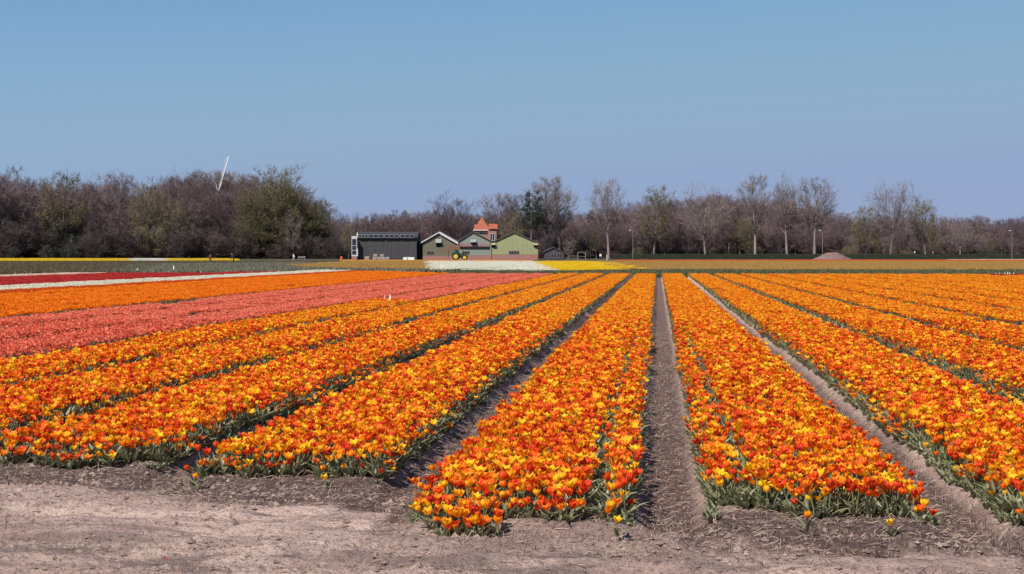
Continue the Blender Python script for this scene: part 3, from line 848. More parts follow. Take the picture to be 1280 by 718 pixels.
def window(parent, x0, x1, z0, z1, y, n, fm='frame'):
    f = MB(); t = .09
    f.box(x0, x1, y - .06, y + .02, z0, z0 + t); f.box(x0, x1, y - .06, y + .02, z1 - t, z1)
    f.box(x0, x0 + t, y - .06, y + .02, z0 + t, z1 - t); f.box(x1 - t, x1, y - .06, y + .02, z0 + t, z1 - t)
    w_ = part('window', f, M[fm], parent)
    dx = (x1 - x0) / n
    for i in range(n):
        part('pane', MB().box(x0 + dx * i + .08, x0 + dx * (i + 1) - .08, y - .025, y - .005, z0 + t, z1 - t), M['glass'], w_)
        if i: part('mullion', MB().box(x0 + dx * i - .05, x0 + dx * i + .05, y - .05, y + .01, z0 + t, z1 - t), M[fm], w_)
    return w_

def gable_barn(name, px0, l, r, ap, eave_l, eave_r, apex_y, label, wall, roofm, depth_=18, base_y=320, fascia=None, over=.45):
    e, X, Zc_ = building(name, px0, ZB, label, 'barn')
    xl, xr, xa, zl, zr, za = X(l), X(r), X(ap), Zc_(eave_l), Zc_(eave_r), Zc_(apex_y); zb = Zc_(base_y)
    part('wall', MB().prism([(xl, zb), (xr, zb), (xr, zr), (xa, za), (xl, zl)], 0, depth_), wall, e)
    part('brick_base', MB().box(xl + .004, xr - .004, -.06, depth_ - .01, 0, zb - .003), M['brick'], e)
    t = .18
    sl = (za - zl) / (xa - xl); sr = (za - zr) / (xr - xa)
    rf = MB()
    rf.prism([(xl - over, zl - sl * over + .02), (xa, za + .02), (xa, za + .02 + t), (xl - over, zl - sl * over + .02 + t)], -.35, depth_ + .3)
    rf.prism([(xa + .003, za + .02), (xr + over, zr - sr * over + .02), (xr + over, zr - sr * over + .02 + t), (xa + .003, za + .02 + t)], -.35, depth_ + .3)
    rfo = part('roof', rf, roofm, e)
    if fascia:
        a, b_ = fascia
        part('fascia', MB().prism([(xl - over, zl - sl * over - a), (xa, za - a), (xa, za + t), (xl - over, zl - sl * over + t)], -.47, -.355), M['trim'], rfo)
        part('fascia', MB().prism([(xa + .003, za - b_), (xr + over, zr - sr * over - b_), (xr + over, zr - sr * over + t), (xa + .003, za + t)], -.47, -.355), M['trim'], rfo)
    return e, X, Zc_

def hatch(e, x0, x1, z0, z1, zm, hood):
    h = part('hatch', MB().box(x0, x1, -.12, -.02, z0, zm), M['black'], e)
    part('hood', MB().add([(x0 - .1, -.10, z1), (x1 + .1, -.10, z1), (x1 + .1, -.75, zm + .05), (x0 - .1, -.75, zm + .05), (x0 - .1, -.10, zm + .02), (x1 + .1, -.10, zm + .02)], [(0, 3, 2, 1), (0, 4, 3), (1, 2, 5), (3, 4, 5, 2), (0, 1, 5, 4)]), hood, h)

# dark machine barn with its long side to the field
e, X, Zb = building('machine_barn', 485, ZB, 'long anthracite barn with a strip of pale-framed windows', 'barn')
x0, x1 = X(447.5), X(521); z1 = Zb(297); zr_ = Zb(290.5)
part('wall', MB().box(x0, x1, 0, 12, 0, z1), M['anthracite'], e)
part('roof', MB().add([(x0 - .2, -.5, z1 - .1), (x1 + .2, -.5, z1 - .1), (x1 + .2, 6, zr_), (x0 - .2, 6, zr_), (x0 - .2, 12.5, z1 - .1), (x1 + .2, 12.5, z1 - .1),
     (x0 - .2, -.5, z1 + .08), (x1 + .2, -.5, z1 + .08), (x1 + .2, 6, zr_ + .18), (x0 - .2, 6, zr_ + .18), (x0 - .2, 12.5, z1 + .08), (x1 + .2, 12.5, z1 + .08)],
     [(0, 3, 2, 1), (3, 4, 5, 2), (6, 7, 8, 9), (9, 8, 11, 10), (0, 1, 7, 6), (4, 10, 11, 5), (0, 6, 9, 3), (3, 9, 10, 4), (1, 2, 8, 7), (2, 5, 11, 8)]), M['roof_dark'], e)
part('gable', MB().add([(x0, 0, z1), (x0, 12, z1), (x0, 6, zr_ - .05), (x1, 0, z1), (x1, 12, z1), (x1, 6, zr_ - .05)], [(0, 2, 1), (3, 4, 5)]), M['anthracite'], e)
for a, b_ in ((448.5, 460), (461.2, 479.5), (481.2, 499), (500.5, 518)):
    window(e, X(a), X(b_), Zb(297.6), Zb(293.6) , -.62, 3, 'grey_trim')
part('corner_trim', MB().box(x0 - .32, x0 - .01, -.06, .3, 0, Zb(291)), M['trim'], e)
for k in range(7):
    xx = x0 + (x1 - x0) * (k + .5) / 7
    part('panel', MB().box(xx - (x1 - x0) / 14 + .03, xx + (x1 - x0) / 14 - .03, -.05, -.004, .3, z1 - .75), M['anthracite'], e)
# the shaded link between this barn and the next
e, X, Zb = building('barn_annex', 526, ZB + 6, 'low dark annex with a pale downpipe beside the anthracite barn', 'barn annex')
part('wall', MB().box(X(521.8), X(533), 0, 8, 0, Zb(303)), M['tarred'], e)
part('roof', MB().box(X(521.8), X(533.5), -.3, 8.3, Zb(303) + .004, Zb(302)), M['roof_dark'], e)
part('downpipe', MB().tube([(X(524.5), -.15, 0), (X(524.5), -.15, Zb(303) - .02)], [.13, .13], 8), M['grey_trim'], e)
# white frame standing at the barn's left end
e, X, Zb = building('garden_greenhouse', 443, ZB - 2, 'small white framed glasshouse at the left end of the dark barn', 'glasshouse')
g0, g1, gz = X(439.5), X(446), Zb(299)
part('brick_base', MB().box(g0, g1, 0, 4, 0, Zb(320.5)), M['brick'], e)
M['sail_grey2'] = mat('dull_white_paint', (0.48, 0.47, 0.46), .7)
fr3 = MB(); zb = Zb(320.5) + .004
for xx in (g0, g1 - .14):
    fr3.box(xx, xx + .14, 0, .14, zb, gz); fr3.box(xx, xx + .14, 3.86, 4, zb, gz)
fr3.box(g0, g1, -.02, .16, gz + .004, gz + .75); fr3.box(g0 + .145, g1 - .145, 0, .12, zb, zb + .35)
for q in (.33, .6): fr3.box(g0 + .145, g1 - .145, .01, .10, zb + (gz - zb) * q, zb + (gz - zb) * q + .10)
part('frame', fr3, M['sail_grey2'], e)
part('roof', MB().box(g0, g1, .165, 4.1, gz + .004, gz + .2), M['trim'], e)
part('pane', MB().box(g0 + .15, g1 - .15, .05, .06, zb + .36, gz - .01), M['glass'], e)

# three gabled barns
e, X, Zb = gable_barn('gable_barn', 550, 528.5, 570.5, 549.5, 302.5, 302.5, 290.6, 'olive gabled barn with broad white roof edges', M['olive'], M['slate_roof'], fascia=(.12, .42))
hatch(e, X(545), X(551.5), Zb(308.6), Zb(299), Zb(304), M['grey_trim'])
window(e, X(533.5), X(542.5), Zb(318.3), Zb(314), -.03, 3)
e, X, Zb = gable_barn('gable_barn', 592, 571.3, 614.3, 591, 303, 302, 290.4, 'grey-green gabled barn with a dark slot across it, behind the tractor', M['teal'], M['slate_roof'], base_y=319)
part('board', MB().box(X(573), X(613.8), -.05, -.004, Zb(308.3), Zb(304.6)), M['mauve'], e)
part('slot', MB().box(X(575), X(612.5), -.07, -.012, Zb(312), Zb(308.4)), M['black'], e)
hatch(e, X(588.5), X(595), Zb(305.6), Zb(299.5), Zb(303.3), M['grey_trim'])
window(e, X(577.5), X(587), Zb(317.8), Zb(314), -.03, 3)
e, X, Zb = gable_barn('gable_barn', 643, 615, 672.6, 642.3, 303.5, 304, 290.8, 'pale lime-green gabled barn nearest the small black shed', M['lime'], M['slate_roof'], base_y=318.5)
window(e, X(636), X(649), Zb(318.3), Zb(313.8), -.03, 4)
hatch(e, X(614.6), X(619), Zb(309.5), Zb(303.6), Zb(306.6), M['lime'])
hatch(e, X(667.2), X(672.2), Zb(309.3), Zb(304.2), Zb(306.8), M['lime'])
for k in range(9):
    xx = X(615.4) + (X(672.2) - X(615.4)) * k / 9; w9 = (X(672.2) - X(615.4)) / 9
    part('panel', MB().box(xx + .03, xx + w9 - .03, -.035, -.004, Zb(318.3), Zb(304.5)), M['lime'], e)

# house with the pyramid roof
ZH = 400.0
e, X, Zb = building('farm_house', 604, ZH, 'brick house with steep orange tiled pyramid roof behind the barns', 'house')
t0, t1, zt = X(591.5), X(613.5), Zb(287.5); ym = (t1 - t0) / 2
part('wall', MB().box(t0 + .5, t1 - .5, 0, t1 - t0 - 1, 0, zt), M['brick'], e)
xm = (t0 + t1) / 2 - .1; hz_ = Zb(271.5)
rf = MB(); ring = []
for (f_, zz) in ((1.0, zt + .02), (.62, zt + (hz_ - zt) * .36), (.28, zt + (hz_ - zt) * .70), (.02, hz_)):
    q = ym * f_; ring.append([(xm - q, ym - .5 - q, zz), (xm + q, ym - .5 - q, zz), (xm + q, ym - .5 + q, zz), (xm - q, ym - .5 + q, zz)])
vs_ = [p for r_ in ring for p in r_]; fs_ = [(3, 2, 1, 0)]
for i in range(3):
    for k in range(4): fs_.append((i * 4 + k, i * 4 + (k + 1) % 4, i * 4 + 4 + (k + 1) % 4, i * 4 + 4 + k))
fs_.append((12, 13, 14, 15))
rfo = part('roof', rf.add(vs_, fs_), M['tile'], e)
part('gutter', MB().box(t0, t1 - .1, -.72, -.55, zt - .25, zt), M['trim'], rfo)
part('chimney', MB().box(t0 + .2, t0 + .8, 2, 2.6, zt - .5, zt + 1.6), M['brick'], rfo)
wx0, wx1, wz = X(610), X(622), Zb(286.5)
part('wing', MB().box(wx0, wx1 - .3, -1.2, 4, 0, wz), M['brick'], e)
part('wing_roof', MB().add([(wx0 + .2, -1.6, wz), (wx1, -1.6, wz), (wx1, 4.2, wz), (wx0 + .2, 4.2, wz), (wx0 + .2, 1.3, Zb(279.8)), (wx1, 1.3, Zb(280.2))], [(0, 1, 5, 4), (3, 4, 5, 2), (0, 4, 3), (1, 2, 5), (0, 3, 2, 1)]), M['tile'], e)
window(e, X(599), X(605), Zb(294.5), Zb(290.5), -.05, 2, 'trim')
window(e, X(612.5), X(618.5), Zb(301), Zb(292), -1.26, 2, 'trim')

# small black shed
e, X, Zb = building('garden_shed', 692, ZB - 4, 'small black wooden shed with shuttered panes beside the lime barn', 'shed')
s0, s1, zs, za = X(680.5), X(705), Zb(315), Zb(309.8)
part('wall', MB().prism([(s0, 0), (s1, 0), (s1, zs), (X(692), za), (s0, zs)], 0, 4.5), M['tarred'], e)
sl = (za - zs) / (X(692) - s0)
rf = MB(); rf.prism([(s0 - .35, zs - sl * .35 + .02), (X(692), za + .02), (X(692), za + .16), (s0 - .35, zs - sl * .35 + .16)], -.3, 4.8)
rf.prism([(X(692) + .003, za + .02), (s1 + .35, zs - .3), (s1 + .35, zs - .16), (X(692) + .003, za + .16)], -.3, 4.8)
part('roof', rf, M['slate_roof'], e)
window(e, X(688.5), X(695), Zb(322.5), Zb(316.5), -.04, 2); window(e, X(696.5), X(703), Zb(322.5), Zb(316.5), -.04, 2)
for k in range(6):
    w6 = (s1 - s0) / 6
    part('plank', MB().box(s0 + w6 * k + .03, s0 + w6 * (k + 1) - .03, -.03, -.004, .05, Zb(323.2)), M['tarred'], e)

# ------------------------------------------------------------------ things in the farm yard
def workbench(px, Z, wpx, hpx, label):
    e = obj('work_table', None, None, at(px, Z), YAW); tag(e, label, 'table'); k = mpp(Z); w2, h = wpx * k / 2, hpx * k
    part('table_top', MB().box(-w2, w2, -.5, .5, h - .1, h), M['wood_grey'], e)
    for sx in (-1, 1):
        for y in (-.42, .34):
            part('leg', MB().box(sx * w2 * .92 - .05, sx * w2 * .92 + .05, y, y + .08, 0, h - .103), M['wood_grey'], e)
    part('shelf', MB().box(-w2 * .9, w2 * .9, -.4, .4, h * .42, h * .42 + .06), M['wood_grey'], e)
workbench(716, ZB - 8, 13, 5.2, 'long low weathered work table right of the black shed')
workbench(727, ZB - 6, 10.5, 9.8, 'tall grey work table next to the low one')

def crate(px, Z, w_, h_, d_, label, m, dz=0):
    e = obj('crate', None, None, at(px, Z, FAR_Z + dz), YAW + random.uniform(-.1, .1)); tag(e, label, 'crate', 'crates stacked before the dark barn')
    for sy in (-1, 1):
        for i in range(3):
            z0 = .12 + (h_ - .12) * i / 3
            part('slat', MB().box(-w_ / 2, w_ / 2, sy * d_ / 2 - .02, sy * d_ / 2 + .02, z0 + .02, z0 + (h_ - .12) / 3 - .02), m, e)
    for sx in (-1, 1):
        part('end_board', MB().box(sx * (w_ / 2 - .03) - .025, sx * (w_ / 2 - .03) + .025, -d_ / 2 + .023, d_ / 2 - .023, .12, h_), m, e)
        part('foot', MB().box(sx * w_ * .38 - .08, sx * w_ * .38 + .08, -d_ / 2, d_ / 2, 0, .117), m, e)
    part('bottom', MB().box(-w_ / 2 + .06, w_ / 2 - .06, -d_ / 2 + .03, d_ / 2 - .03, .12, .17), m, e)
M['crate_wood'] = mat('pale_crate_wood', (0.42, 0.33, 0.27), .85, (2, (0.30, 0.23, 0.19), .8))
crate(459, ZB - 5, 1.1, .9, 1.0, 'lone pale crate at the left before the dark barn', M['crate_wood'])
for i, (px, dz, l) in enumerate([(468.5, 0, 'lower pale crate, first of the row before the dark barn'), (474, 0, 'lower pale crate, second of the row before the dark barn'), (479, 0, 'lower pale crate, third of the row before the dark barn'),
                       (469.5, .75, 'upper pale crate on the first crate of the row'), (477.5, .75, 'upper pale crate on the third crate of the row'), (484.5, .0, 'pale crate at the right end of the crate row')]):
    crate(px, ZB - 5, 1.0, .74, 1.0, l, M['crate_wood'], dz)
# white covered stack by the barn
e = obj('covered_stack', None, None, at(511, ZB - 4), YAW); tag(e, 'low white sheeted stack lying at the foot of the dark barn', 'stack')
wq = 14 * mpp(ZB) / 2
part('cover', MB().add([(-wq, -.7, 0), (wq, -.7, 0), (wq, .7, 0), (-wq, .7, 0), (-wq * .97, -.5, .62), (-wq * .2, -.5, .75), (wq * .5, -.5, .66), (wq * .96, -.5, .7), (wq * .96, .5, .7), (wq * .5, .5, .66), (-wq * .2, .5, .75), (-wq * .97, .5, .62)],
     [(0, 1, 7, 6, 5, 4), (2, 3, 11, 10, 9, 8), (1, 2, 8, 7), (3, 0, 4, 11), (4, 5, 10, 11), (5, 6, 9, 10), (6, 7, 8, 9), (3, 2, 1, 0)]), M['trim'], e)
part('strap', MB().box(-wq * .3, -wq * .3 + .1, -.74, .74, 0, .80), M['grey_trim'], e)
M['barrel'] = mat('orange_red_plastic', (0.55, 0.12, 0.06), .5)
e = obj('barrel', None, None, at(427, ZB - 20), 0); tag(e, 'orange-red barrel standing left of the barns', 'barrel')
part('drum', MB().tube([(0, 0, 0), (0, 0, .1), (0, 0, .45), (0, 0, .8), (0, 0, .9)], [.28, .32, .35, .32, .28], 14), M['barrel'], e)
part('hoop', MB().tube([(0, 0, .28), (0, 0, .33)], [.37, .37], 14), M['barrel'], e); part('hoop', MB().tube([(0, 0, .58), (0, 0, .63)], [.37, .37], 14), M['barrel'], e)

# tractor with a raised rusty box behind the cab
M['tractor_green'] = mat('tractor_green_paint', (0.030, 0.055, 0.030), .35, None, .5)
M['rim'] = mat('yellow_rim', (0.62, 0.42, 0.03), .5)
M['tyre'] = mat('tyre_rubber', (0.02, 0.02, 0.022), .85)
M['rust'] = mat('rusty_steel', (0.24, 0.115, 0.075), .85, (2, (0.16, 0.08, 0.06), .9))
e = obj('tractor', None, None, at(573.5, ZB - 14), YAW); tag(e, 'dark green tractor with yellow wheel rims parked before the barns', 'tractor')
e.scale = (1.0, 1.0, 1.0)
def wheel(x, y, r, wd):
    w_ = part('wheel', MB().tube([(x, y - wd * .3, r), (x, y + wd * .3, r)], [r * .2, r * .2], 12), M['rim'], e)
    ty_ = MB(); n_ = 28
    prof = [(-.5, .62), (-.5, .88), (-.36, .98), (0, 1.0), (.36, .98), (.5, .88), (.5, .62)]
    vs_, fs_ = [], []
    for k in range(n_):
        a = 2 * math.pi * k / n_
        for (yy, q) in prof: vs_.append((x + math.cos(a) * r * q * (1 + .015 * (k % 2)), y + yy * wd, r + math.sin(a) * r * q))
    m_ = len(prof)
    for k in range(n_):
        for j in range(m_): fs_.append((k * m_ + j, ((k + 1) % n_) * m_ + j, ((k + 1) % n_) * m_ + (j + 1) % m_, k * m_ + (j + 1) % m_))
    part('tyre', ty_.add(vs_, fs_), M['tyre'], w_)
    part('rim', MB().tube([(x, y - wd * .42, r), (x, y - wd * .30, r), (x, y + wd * .30, r), (x, y + wd * .42, r)], [r * .64, r * .5, r * .5, r * .64], 24), M['rim'], w_)
for y in (-.85, .85):
    wheel(-.75, y, .92, .5); wheel(1.45, y, .66, .38)
part('bonnet', MB().prism([(.05, .85), (1.95, .80), (2.05, 1.0), (2.0, 1.45), (1.7, 1.58), (.05, 1.72)], -.38, .38), M['tractor_green'], e)
part('chassis', MB().box(-1.1, 1.9, -.3, .3, .55, .845), M['tyre'], e)
cab = part('cab', MB().prism([(-1.1, .9), (0, .9), (.1, 1.2), (.12, 1.5), (-1.15, 1.5)], -.62, .62), M['tractor_green'], e)
part('pane', MB().prism([(-1.08, 1.504), (.08, 1.504), (-.05, 2.35), (-1.0, 2.35)], -.58, .58), M['glass'], cab)
for (xa, xb) in ((-1.12, -1.02), (-.52, -.5), (.08, -.05)):
    for y in (-.6, .6):
        part('pillar', MB().tube([(xa, y, 1.5), (xb, y, 2.4)], [.05, .05], 6), M['tractor_green'], cab)
part('cab_roof', MB().box(-1.15, .12, -.68, .68, 2.404, 2.55), M['tractor_green'], cab)
for y in (-.85, .85):
    part('fender', MB().tube([(-1.7, y, 1.35), (-1.3, y, 1.86), (-.6, y, 1.95), (-.02, y, 1.55)], [.1, .14, .14, .1], 8), M['tractor_green'], e)
part('exhaust', MB().tube([(.9, .3, 1.6), (.9, .3, 2.5)], [.05, .05], 8), M['tyre'], e)
part('front_weight', MB().box(2.06, 2.35, -.4, .4, .7, 1.1), M['tractor_green'], e)
part('headlight', MB().box(2.02, 2.07, -.3, -.12, 1.15, 1.3), M['trim'], e); part('headlight', MB().box(2.02, 2.07, .12, .3, 1.15, 1.3), M['trim'], e)
e2 = obj('loading_hopper', None, None, at(566.5, ZB - 11), YAW); tag(e2, 'rusty brown steel hopper raised behind the tractor cab', 'hopper')
part('bin', MB().prism([(-1.1, 2.65), (1.5, 2.65), (1.9, 3.75), (-1.5, 3.75)], -.9, .9), M['rust'], e2)
part('chute', MB().prism([(-2.6, 2.2), (-2.2, 2.0), (-1.2, 2.7), (-1.5, 3.1)], -.4, .4), M['rust'], e2)
for sx in (-1.9, 1.1):
    for y in (-.7, .7): part('leg', MB().tube([(sx * .7, y, 0), (sx * .6, y, 2.64)], [.07, .07], 6), M['rust'], e2)

# sand heap
M['heap'] = mat('heap_sand', (0.19, 0.125, 0.108), .95, (.9, (0.13, 0.085, 0.078), .9), .1, (3, .1))
mb_ = []; n1, n2 = 40, 14
for j in range(n2 + 1):
    for i in range(n1):
        a = 2 * math.pi * i / n1; q = j / n2
        px_, py_ = math.cos(a) * q, math.sin(a) * q
        hgt = (1 - q) ** 1.0 * (1 - math.exp(-(q + .12) * 7)) + .10 * (1 - q) * float(fbm(np.array([px_ * 3 + 5]), np.array([py_ * 3 + 2]), 5, 3)[0] - .4) * 3
        lump = 1 + .12 * math.sin(a * 2 + 1) + .06 * math.sin(a * 5)
        mb_.append((px_ * 4.9 * lump, py_ * 3.6 * lump, max(0, hgt) * 2.6 - .03))
fs_ = [(j * n1 + i, j * n1 + n1 + i, j * n1 + n1 + (i + 1) % n1, j * n1 + (i + 1) % n1) for j in range(n2) for i in range(n1)]
hp = obj('sand_heap', MB().add(mb_, fs_).mesh('sand_heap', M['heap'], True), None, at(1040, 385)); tag(hp, 'rounded heap of brown sand in front of the hedge', 'sand heap')

# lamp posts, stakes, signs
M['galv'] = mat('galvanised_steel', (0.21, 0.20, 0.20), .6)
M['lampglass'] = mat('lamp_cover', (0.7, 0.7, 0.68), .3)
for px, top, Z, lab in ((1028, 289, 400, 'tall pale lamp post beside the sand heap'), (1265, 289, 402, 'tall pale lamp post near the right edge behind the hedge'), (791, 288.5, 404, 'tall pale lamp post between the two bare trees right of centre')):
    e = obj('street_lamp', None, None, at(px, Z), YAW); tag(e, lab, 'lamp post', 'lamp posts along the hedge')
    h = (317 + F_PX * 1.65 / Z - top) * mpp(Z)
    part('post', MB().tube([(0, 0, 0), (0, 0, h * .5), (0, 0, h)], [.075, .065, .05], 8), M['galv'], e)
    arm = part('arm', MB().tube([(0, 0, h - .01), (-.25, -.1, h + .1), (-.7, -.25, h + .14)], [.05, .05, .04], 6), M['galv'], e)
    part('lamp_head', MB().prism([(-1.05, h + .08), (-.6, h + .06), (-.55, h + .2), (-1.0, h + .22)], -.4, -.12), M['lampglass'], arm)

M['stake_white'] = mat('white_painted_stake', (0.82, 0.81, 0.78), .6)
M['stake_tan'] = mat('bare_wood_stake', (0.62, 0.42, 0.22), .8)
def stake(px, py_base, h, m, lab, zg, wd=.02):
    p = on_plane(px, py_base, zg)
    o = obj('marker_stake', MB().prism([(-wd, 0), (wd, 0), (wd, h - wd), (0, h), (-wd, h - wd)], -wd * .6, wd * .6).mesh('marker_stake', m), None, p, YAW); tag(o, lab, 'stake', 'marker stakes in the field')
pz = 0.0
stake(487.4, 385.2, .37, M['stake_white'], 'white marker stake where pink tulips meet orange ones', pz, .016)
stake(481, 385.0, .35, M['stake_tan'], 'tan wooden marker stake just left of the white one', pz, .013)
stake(172, 341, .35, M['stake_white'], 'short white marker stake behind the red tulips at left', -.15, .06)
stake(217.2, 340, .55, M['stake_white'], 'slim white marker stake behind the red tulips', -.15, .04)
stake(758.6, 325.8, 1.4, M['stake_tan'], 'pale wooden post by the path near the yellow tulips', FAR_Z, .09)
for i, px in enumerate((1245, 1249, 1256, 1259.5, 1262, 1267)):
    stake(px, 345.0, [.2, .2, .22, .26, .24, .22][i], M['stake_white'], '%s white stake of the small group at the far right end' % ('first', 'second', 'third', 'fourth', 'fifth', 'sixth')[i], 0.0, .02)
M['red_sign'] = mat('red_sign_paint', (0.55, 0.05, 0.07), .5)
def sign(px, Z, h, m, lab):
    e = obj('road_sign', None, None, at(px, Z), YAW); tag(e, lab, 'road sign')
    part('post', MB().tube([(0, 0, 0), (0, 0, h)], [.04, .04], 6), M['galv'], e)
    b_ = MB(); b_.tube([(0, -.06, h), (0, -.045, h)], [.24, .24], 18); part('sign_plate', b_, m, e)
    if m is not M['trim']: part('sign_bar', MB().box(-.16, .16, -.075, -.063, h - .045, h + .045), M['trim'], e)
sign(1166, 412, 2.0, M['red_sign'], 'round red road sign above the hedge at right')
sign(1143.3, 412, 2.0, M['trim'], 'round white road sign above the hedge left of the red one')

# ------------------------------------------------------------------ people far off
def person(px, Z, h, top, legs, hair, lab, lean=0.0, turn=0.0, arm=.25):
    m = bpy.data.materials.new('person_clothes'); m.use_nodes = True; n = m.node_tree.nodes; L = m.node_tree.links
    tc = n.new('ShaderNodeTexCoord'); sx = n.new('ShaderNodeSeparateXYZ'); cr = n.new('ShaderNodeValToRGB'); L.new(tc.outputs['Object'], sx.inputs[0])
    dv = n.new('ShaderNodeMath'); dv.operation = 'DIVIDE'; dv.inputs[1].default_value = h; L.new(sx.outputs[2], dv.inputs[0]); L.new(dv.outputs[0], cr.inputs[0])
    cr.color_ramp.interpolation = 'CONSTANT'; el = cr.color_ramp.elements
    el[0].position, el[0].color = 0, (.02, .02, .02, 1); el[1].position, el[1].color = .03, (*legs, 1)
    x = el.new(.50); x.color = (*top, 1); x = el.new(.845); x.color = (.45, .27, .2, 1)
    L.new(cr.outputs[0], n['Principled BSDF'].inputs['Base Color']); n['Principled BSDF'].inputs['Roughness'].default_value = .8
    f = lambda x_, y_, z_: (x_ * h, (y_ - lean * max(0, z_ - .5) * 1.6) * h, z_ * h)
    V = [f(0, 0, .53), f(0, .005, .64), f(0, 0, .76), f(0, 0, .815), f(0, 0, .86), f(0, -.015, .925), f(0, -.01, .985)]
    E = [(0, 1), (1, 2), (2, 3), (3, 4), (4, 5), (5, 6)]; Rr = [.085, .082, .09, .05, .032, .058, .04]
    for s in (-1, 1):
        o = len(V)
        V += [f(s * .055, 0, .49), f(s * .06, -.01, .27), f(s * .06, .01, .045), f(s * .07, -.075, .015)]
        E += [(0, o), (o, o + 1), (o + 1, o + 2), (o + 2, o + 3)]; Rr += [.055, .040, .026, .022]
        o = len(V)
        V += [f(s * .105, 0, .79), f(s * .135, -.01 - arm * .1, .63), f(s * .12, -.05 - arm * .4, .52), f(s * .115, -.075 - arm * .5, .475)]
        E += [(2, o), (o, o + 1), (o + 1, o + 2), (o + 2, o + 3)]; Rr += [.042, .032, .024, .02]
        for k in range(5):
            o2 = len(V); a = (k - 2) * .012
            V += [f(s * .115 + a, -.08 - arm * .5 - .004 * k, .452), f(s * .115 + a * 1.1, -.085 - arm * .5, .43 + .004 * abs(k - 2))]
            E += [(o + 3, o2), (o2, o2 + 1)]; Rr += [.0055, .0045]
    me = bpy.data.meshes.new('person'); me.from_pydata(V, E, []); me.materials.append(m)
    o = obj('person', me, None, at(px, Z), YAW + turn)
    md = o.modifiers.new('skin', 'SKIN'); md.use_smooth_shade = True
    for i, sv in enumerate(me.skin_vertices[0].data):
        sv.radius = (Rr[i] * h * (1.25 if i in (0, 1, 2) else 1), Rr[i] * h); sv.use_root = (i == 0)
    o.modifiers.new('sub', 'SUBSURF').render_levels = 1
    tag(o, lab, 'person')
    hm = mat('person_hair', hair, .8); c = f(0, -.005, .955); mbh = MB(); vs_, fs_ = [], []
    for j in range(5):
        for i in range(10):
            a = 6.283 * i / 10; ph = j / 4 * 1.75
            vs_.append((c[0] + math.cos(a) * math.sin(ph) * .060 * h, c[1] + .008 * h + math.sin(a) * math.sin(ph) * .066 * h, c[2] + math.cos(ph) * .058 * h))
    for j in range(4):
        for i in range(10): fs_.append((j * 10 + i, j * 10 + (i + 1) % 10, j * 10 + 10 + (i + 1) % 10, j * 10 + 10 + i))
    ho = obj('hair', mbh.add(vs_, fs_).mesh('hair', hm, True), o)
person(263, 236, 1.55, (.10, .018, .022), (.02, .022, .032), (.03, .03, .045), 'person in dark red top standing before the far golden strip')
person(292, 238, 1.58, (.03, .025, .045), (.03, .022, .035), (.45, .42, .42), 'person in black bending forward at the end of the golden strip', .28, -.9, .6)
person(367, 366, 1.55, (.80, .79, .78), (.78, .77, .76), (.5, .45, .4), 'person dressed all in white at the foot of the left wood', 0, .6)
person(750.5, 378, 1.75, (.78, .77, .78), (.05, .05, .06), (.12, .08, .06), 'person in white top and dark trousers by the path right of the sheds', 0, .3)
# garden bench by the wood
e = obj('garden_bench', None, None, at(377, 366), YAW); tag(e, 'pale slatted garden bench at the foot of the left wood', 'bench')
for k in range(3): part('slat', MB().box(-.95, .95, -.35 + k * .17, -.22 + k * .17, .42, .46), M['grey_trim'], e)
for k in range(2): part('back_slat', MB().box(-.95, .95, .20, .24, .58 + k * .17, .70 + k * .17), M['grey_trim'], e)
for sx in (-.8, .8):
    part('leg', MB().box(sx - .04, sx + .04, -.33, -.26, 0, .417), M['grey_trim'], e); part('leg', MB().box(sx - .04, sx + .04, .245, .31, 0, .9), M['grey_trim'], e)

# ------------------------------------------------------------------ windmill behind the left wood: only its upper sail clears the trees
ZM = 474.0
e = obj('windmill', None, None, at(284, ZM), 0); tag(e, 'windmill in the left wood with one white sail above the trees', 'windmill')
kM = mpp(ZM); hub = (317 + F_PX * 1.65 / ZM - 244) * kM
M['sail_grey'] = mat('weathered_sail_white', (0.58, 0.56, 0.55), .7)
M['twig_mill'] = mat('thatched_cap', (0.085, 0.062, 0.060), .9)
M['mill_tar'] = mat('mill_boarding', (0.075, 0.06, 0.055), .8)
part('tower', MB().tube([(0, 0, 0), (0, 0, hub * .45), (0, 0, hub * .93)], [4.6, 3.5, 2.4], 8), M['mill_tar'], e)
part('cap', MB().tube([(0, 0, hub * .93), (0, 0, hub * .97), (0, 0, hub * 1.01), (0, 0, hub * 1.03)], [2.6, 2.3, 1.3, .3], 10), M['twig_mill'], e)
part('windshaft', MB().tube([(1.5, 0, hub - .4), (-3.0, 0, hub + .8)], [.3, .3], 8), M['mill_tar'], e)
hubp = Vector((-2.9, 0, hub + .78)); sz = 47 * kM
nrm = Vector((-math.cos(.27) * math.cos(.245), -math.cos(.27) * math.sin(.245), math.sin(.27))).normalized()
up_ = (Vector((0, 0, 1)) - nrm * nrm.z).normalized(); sd_ = nrm.cross(up_)
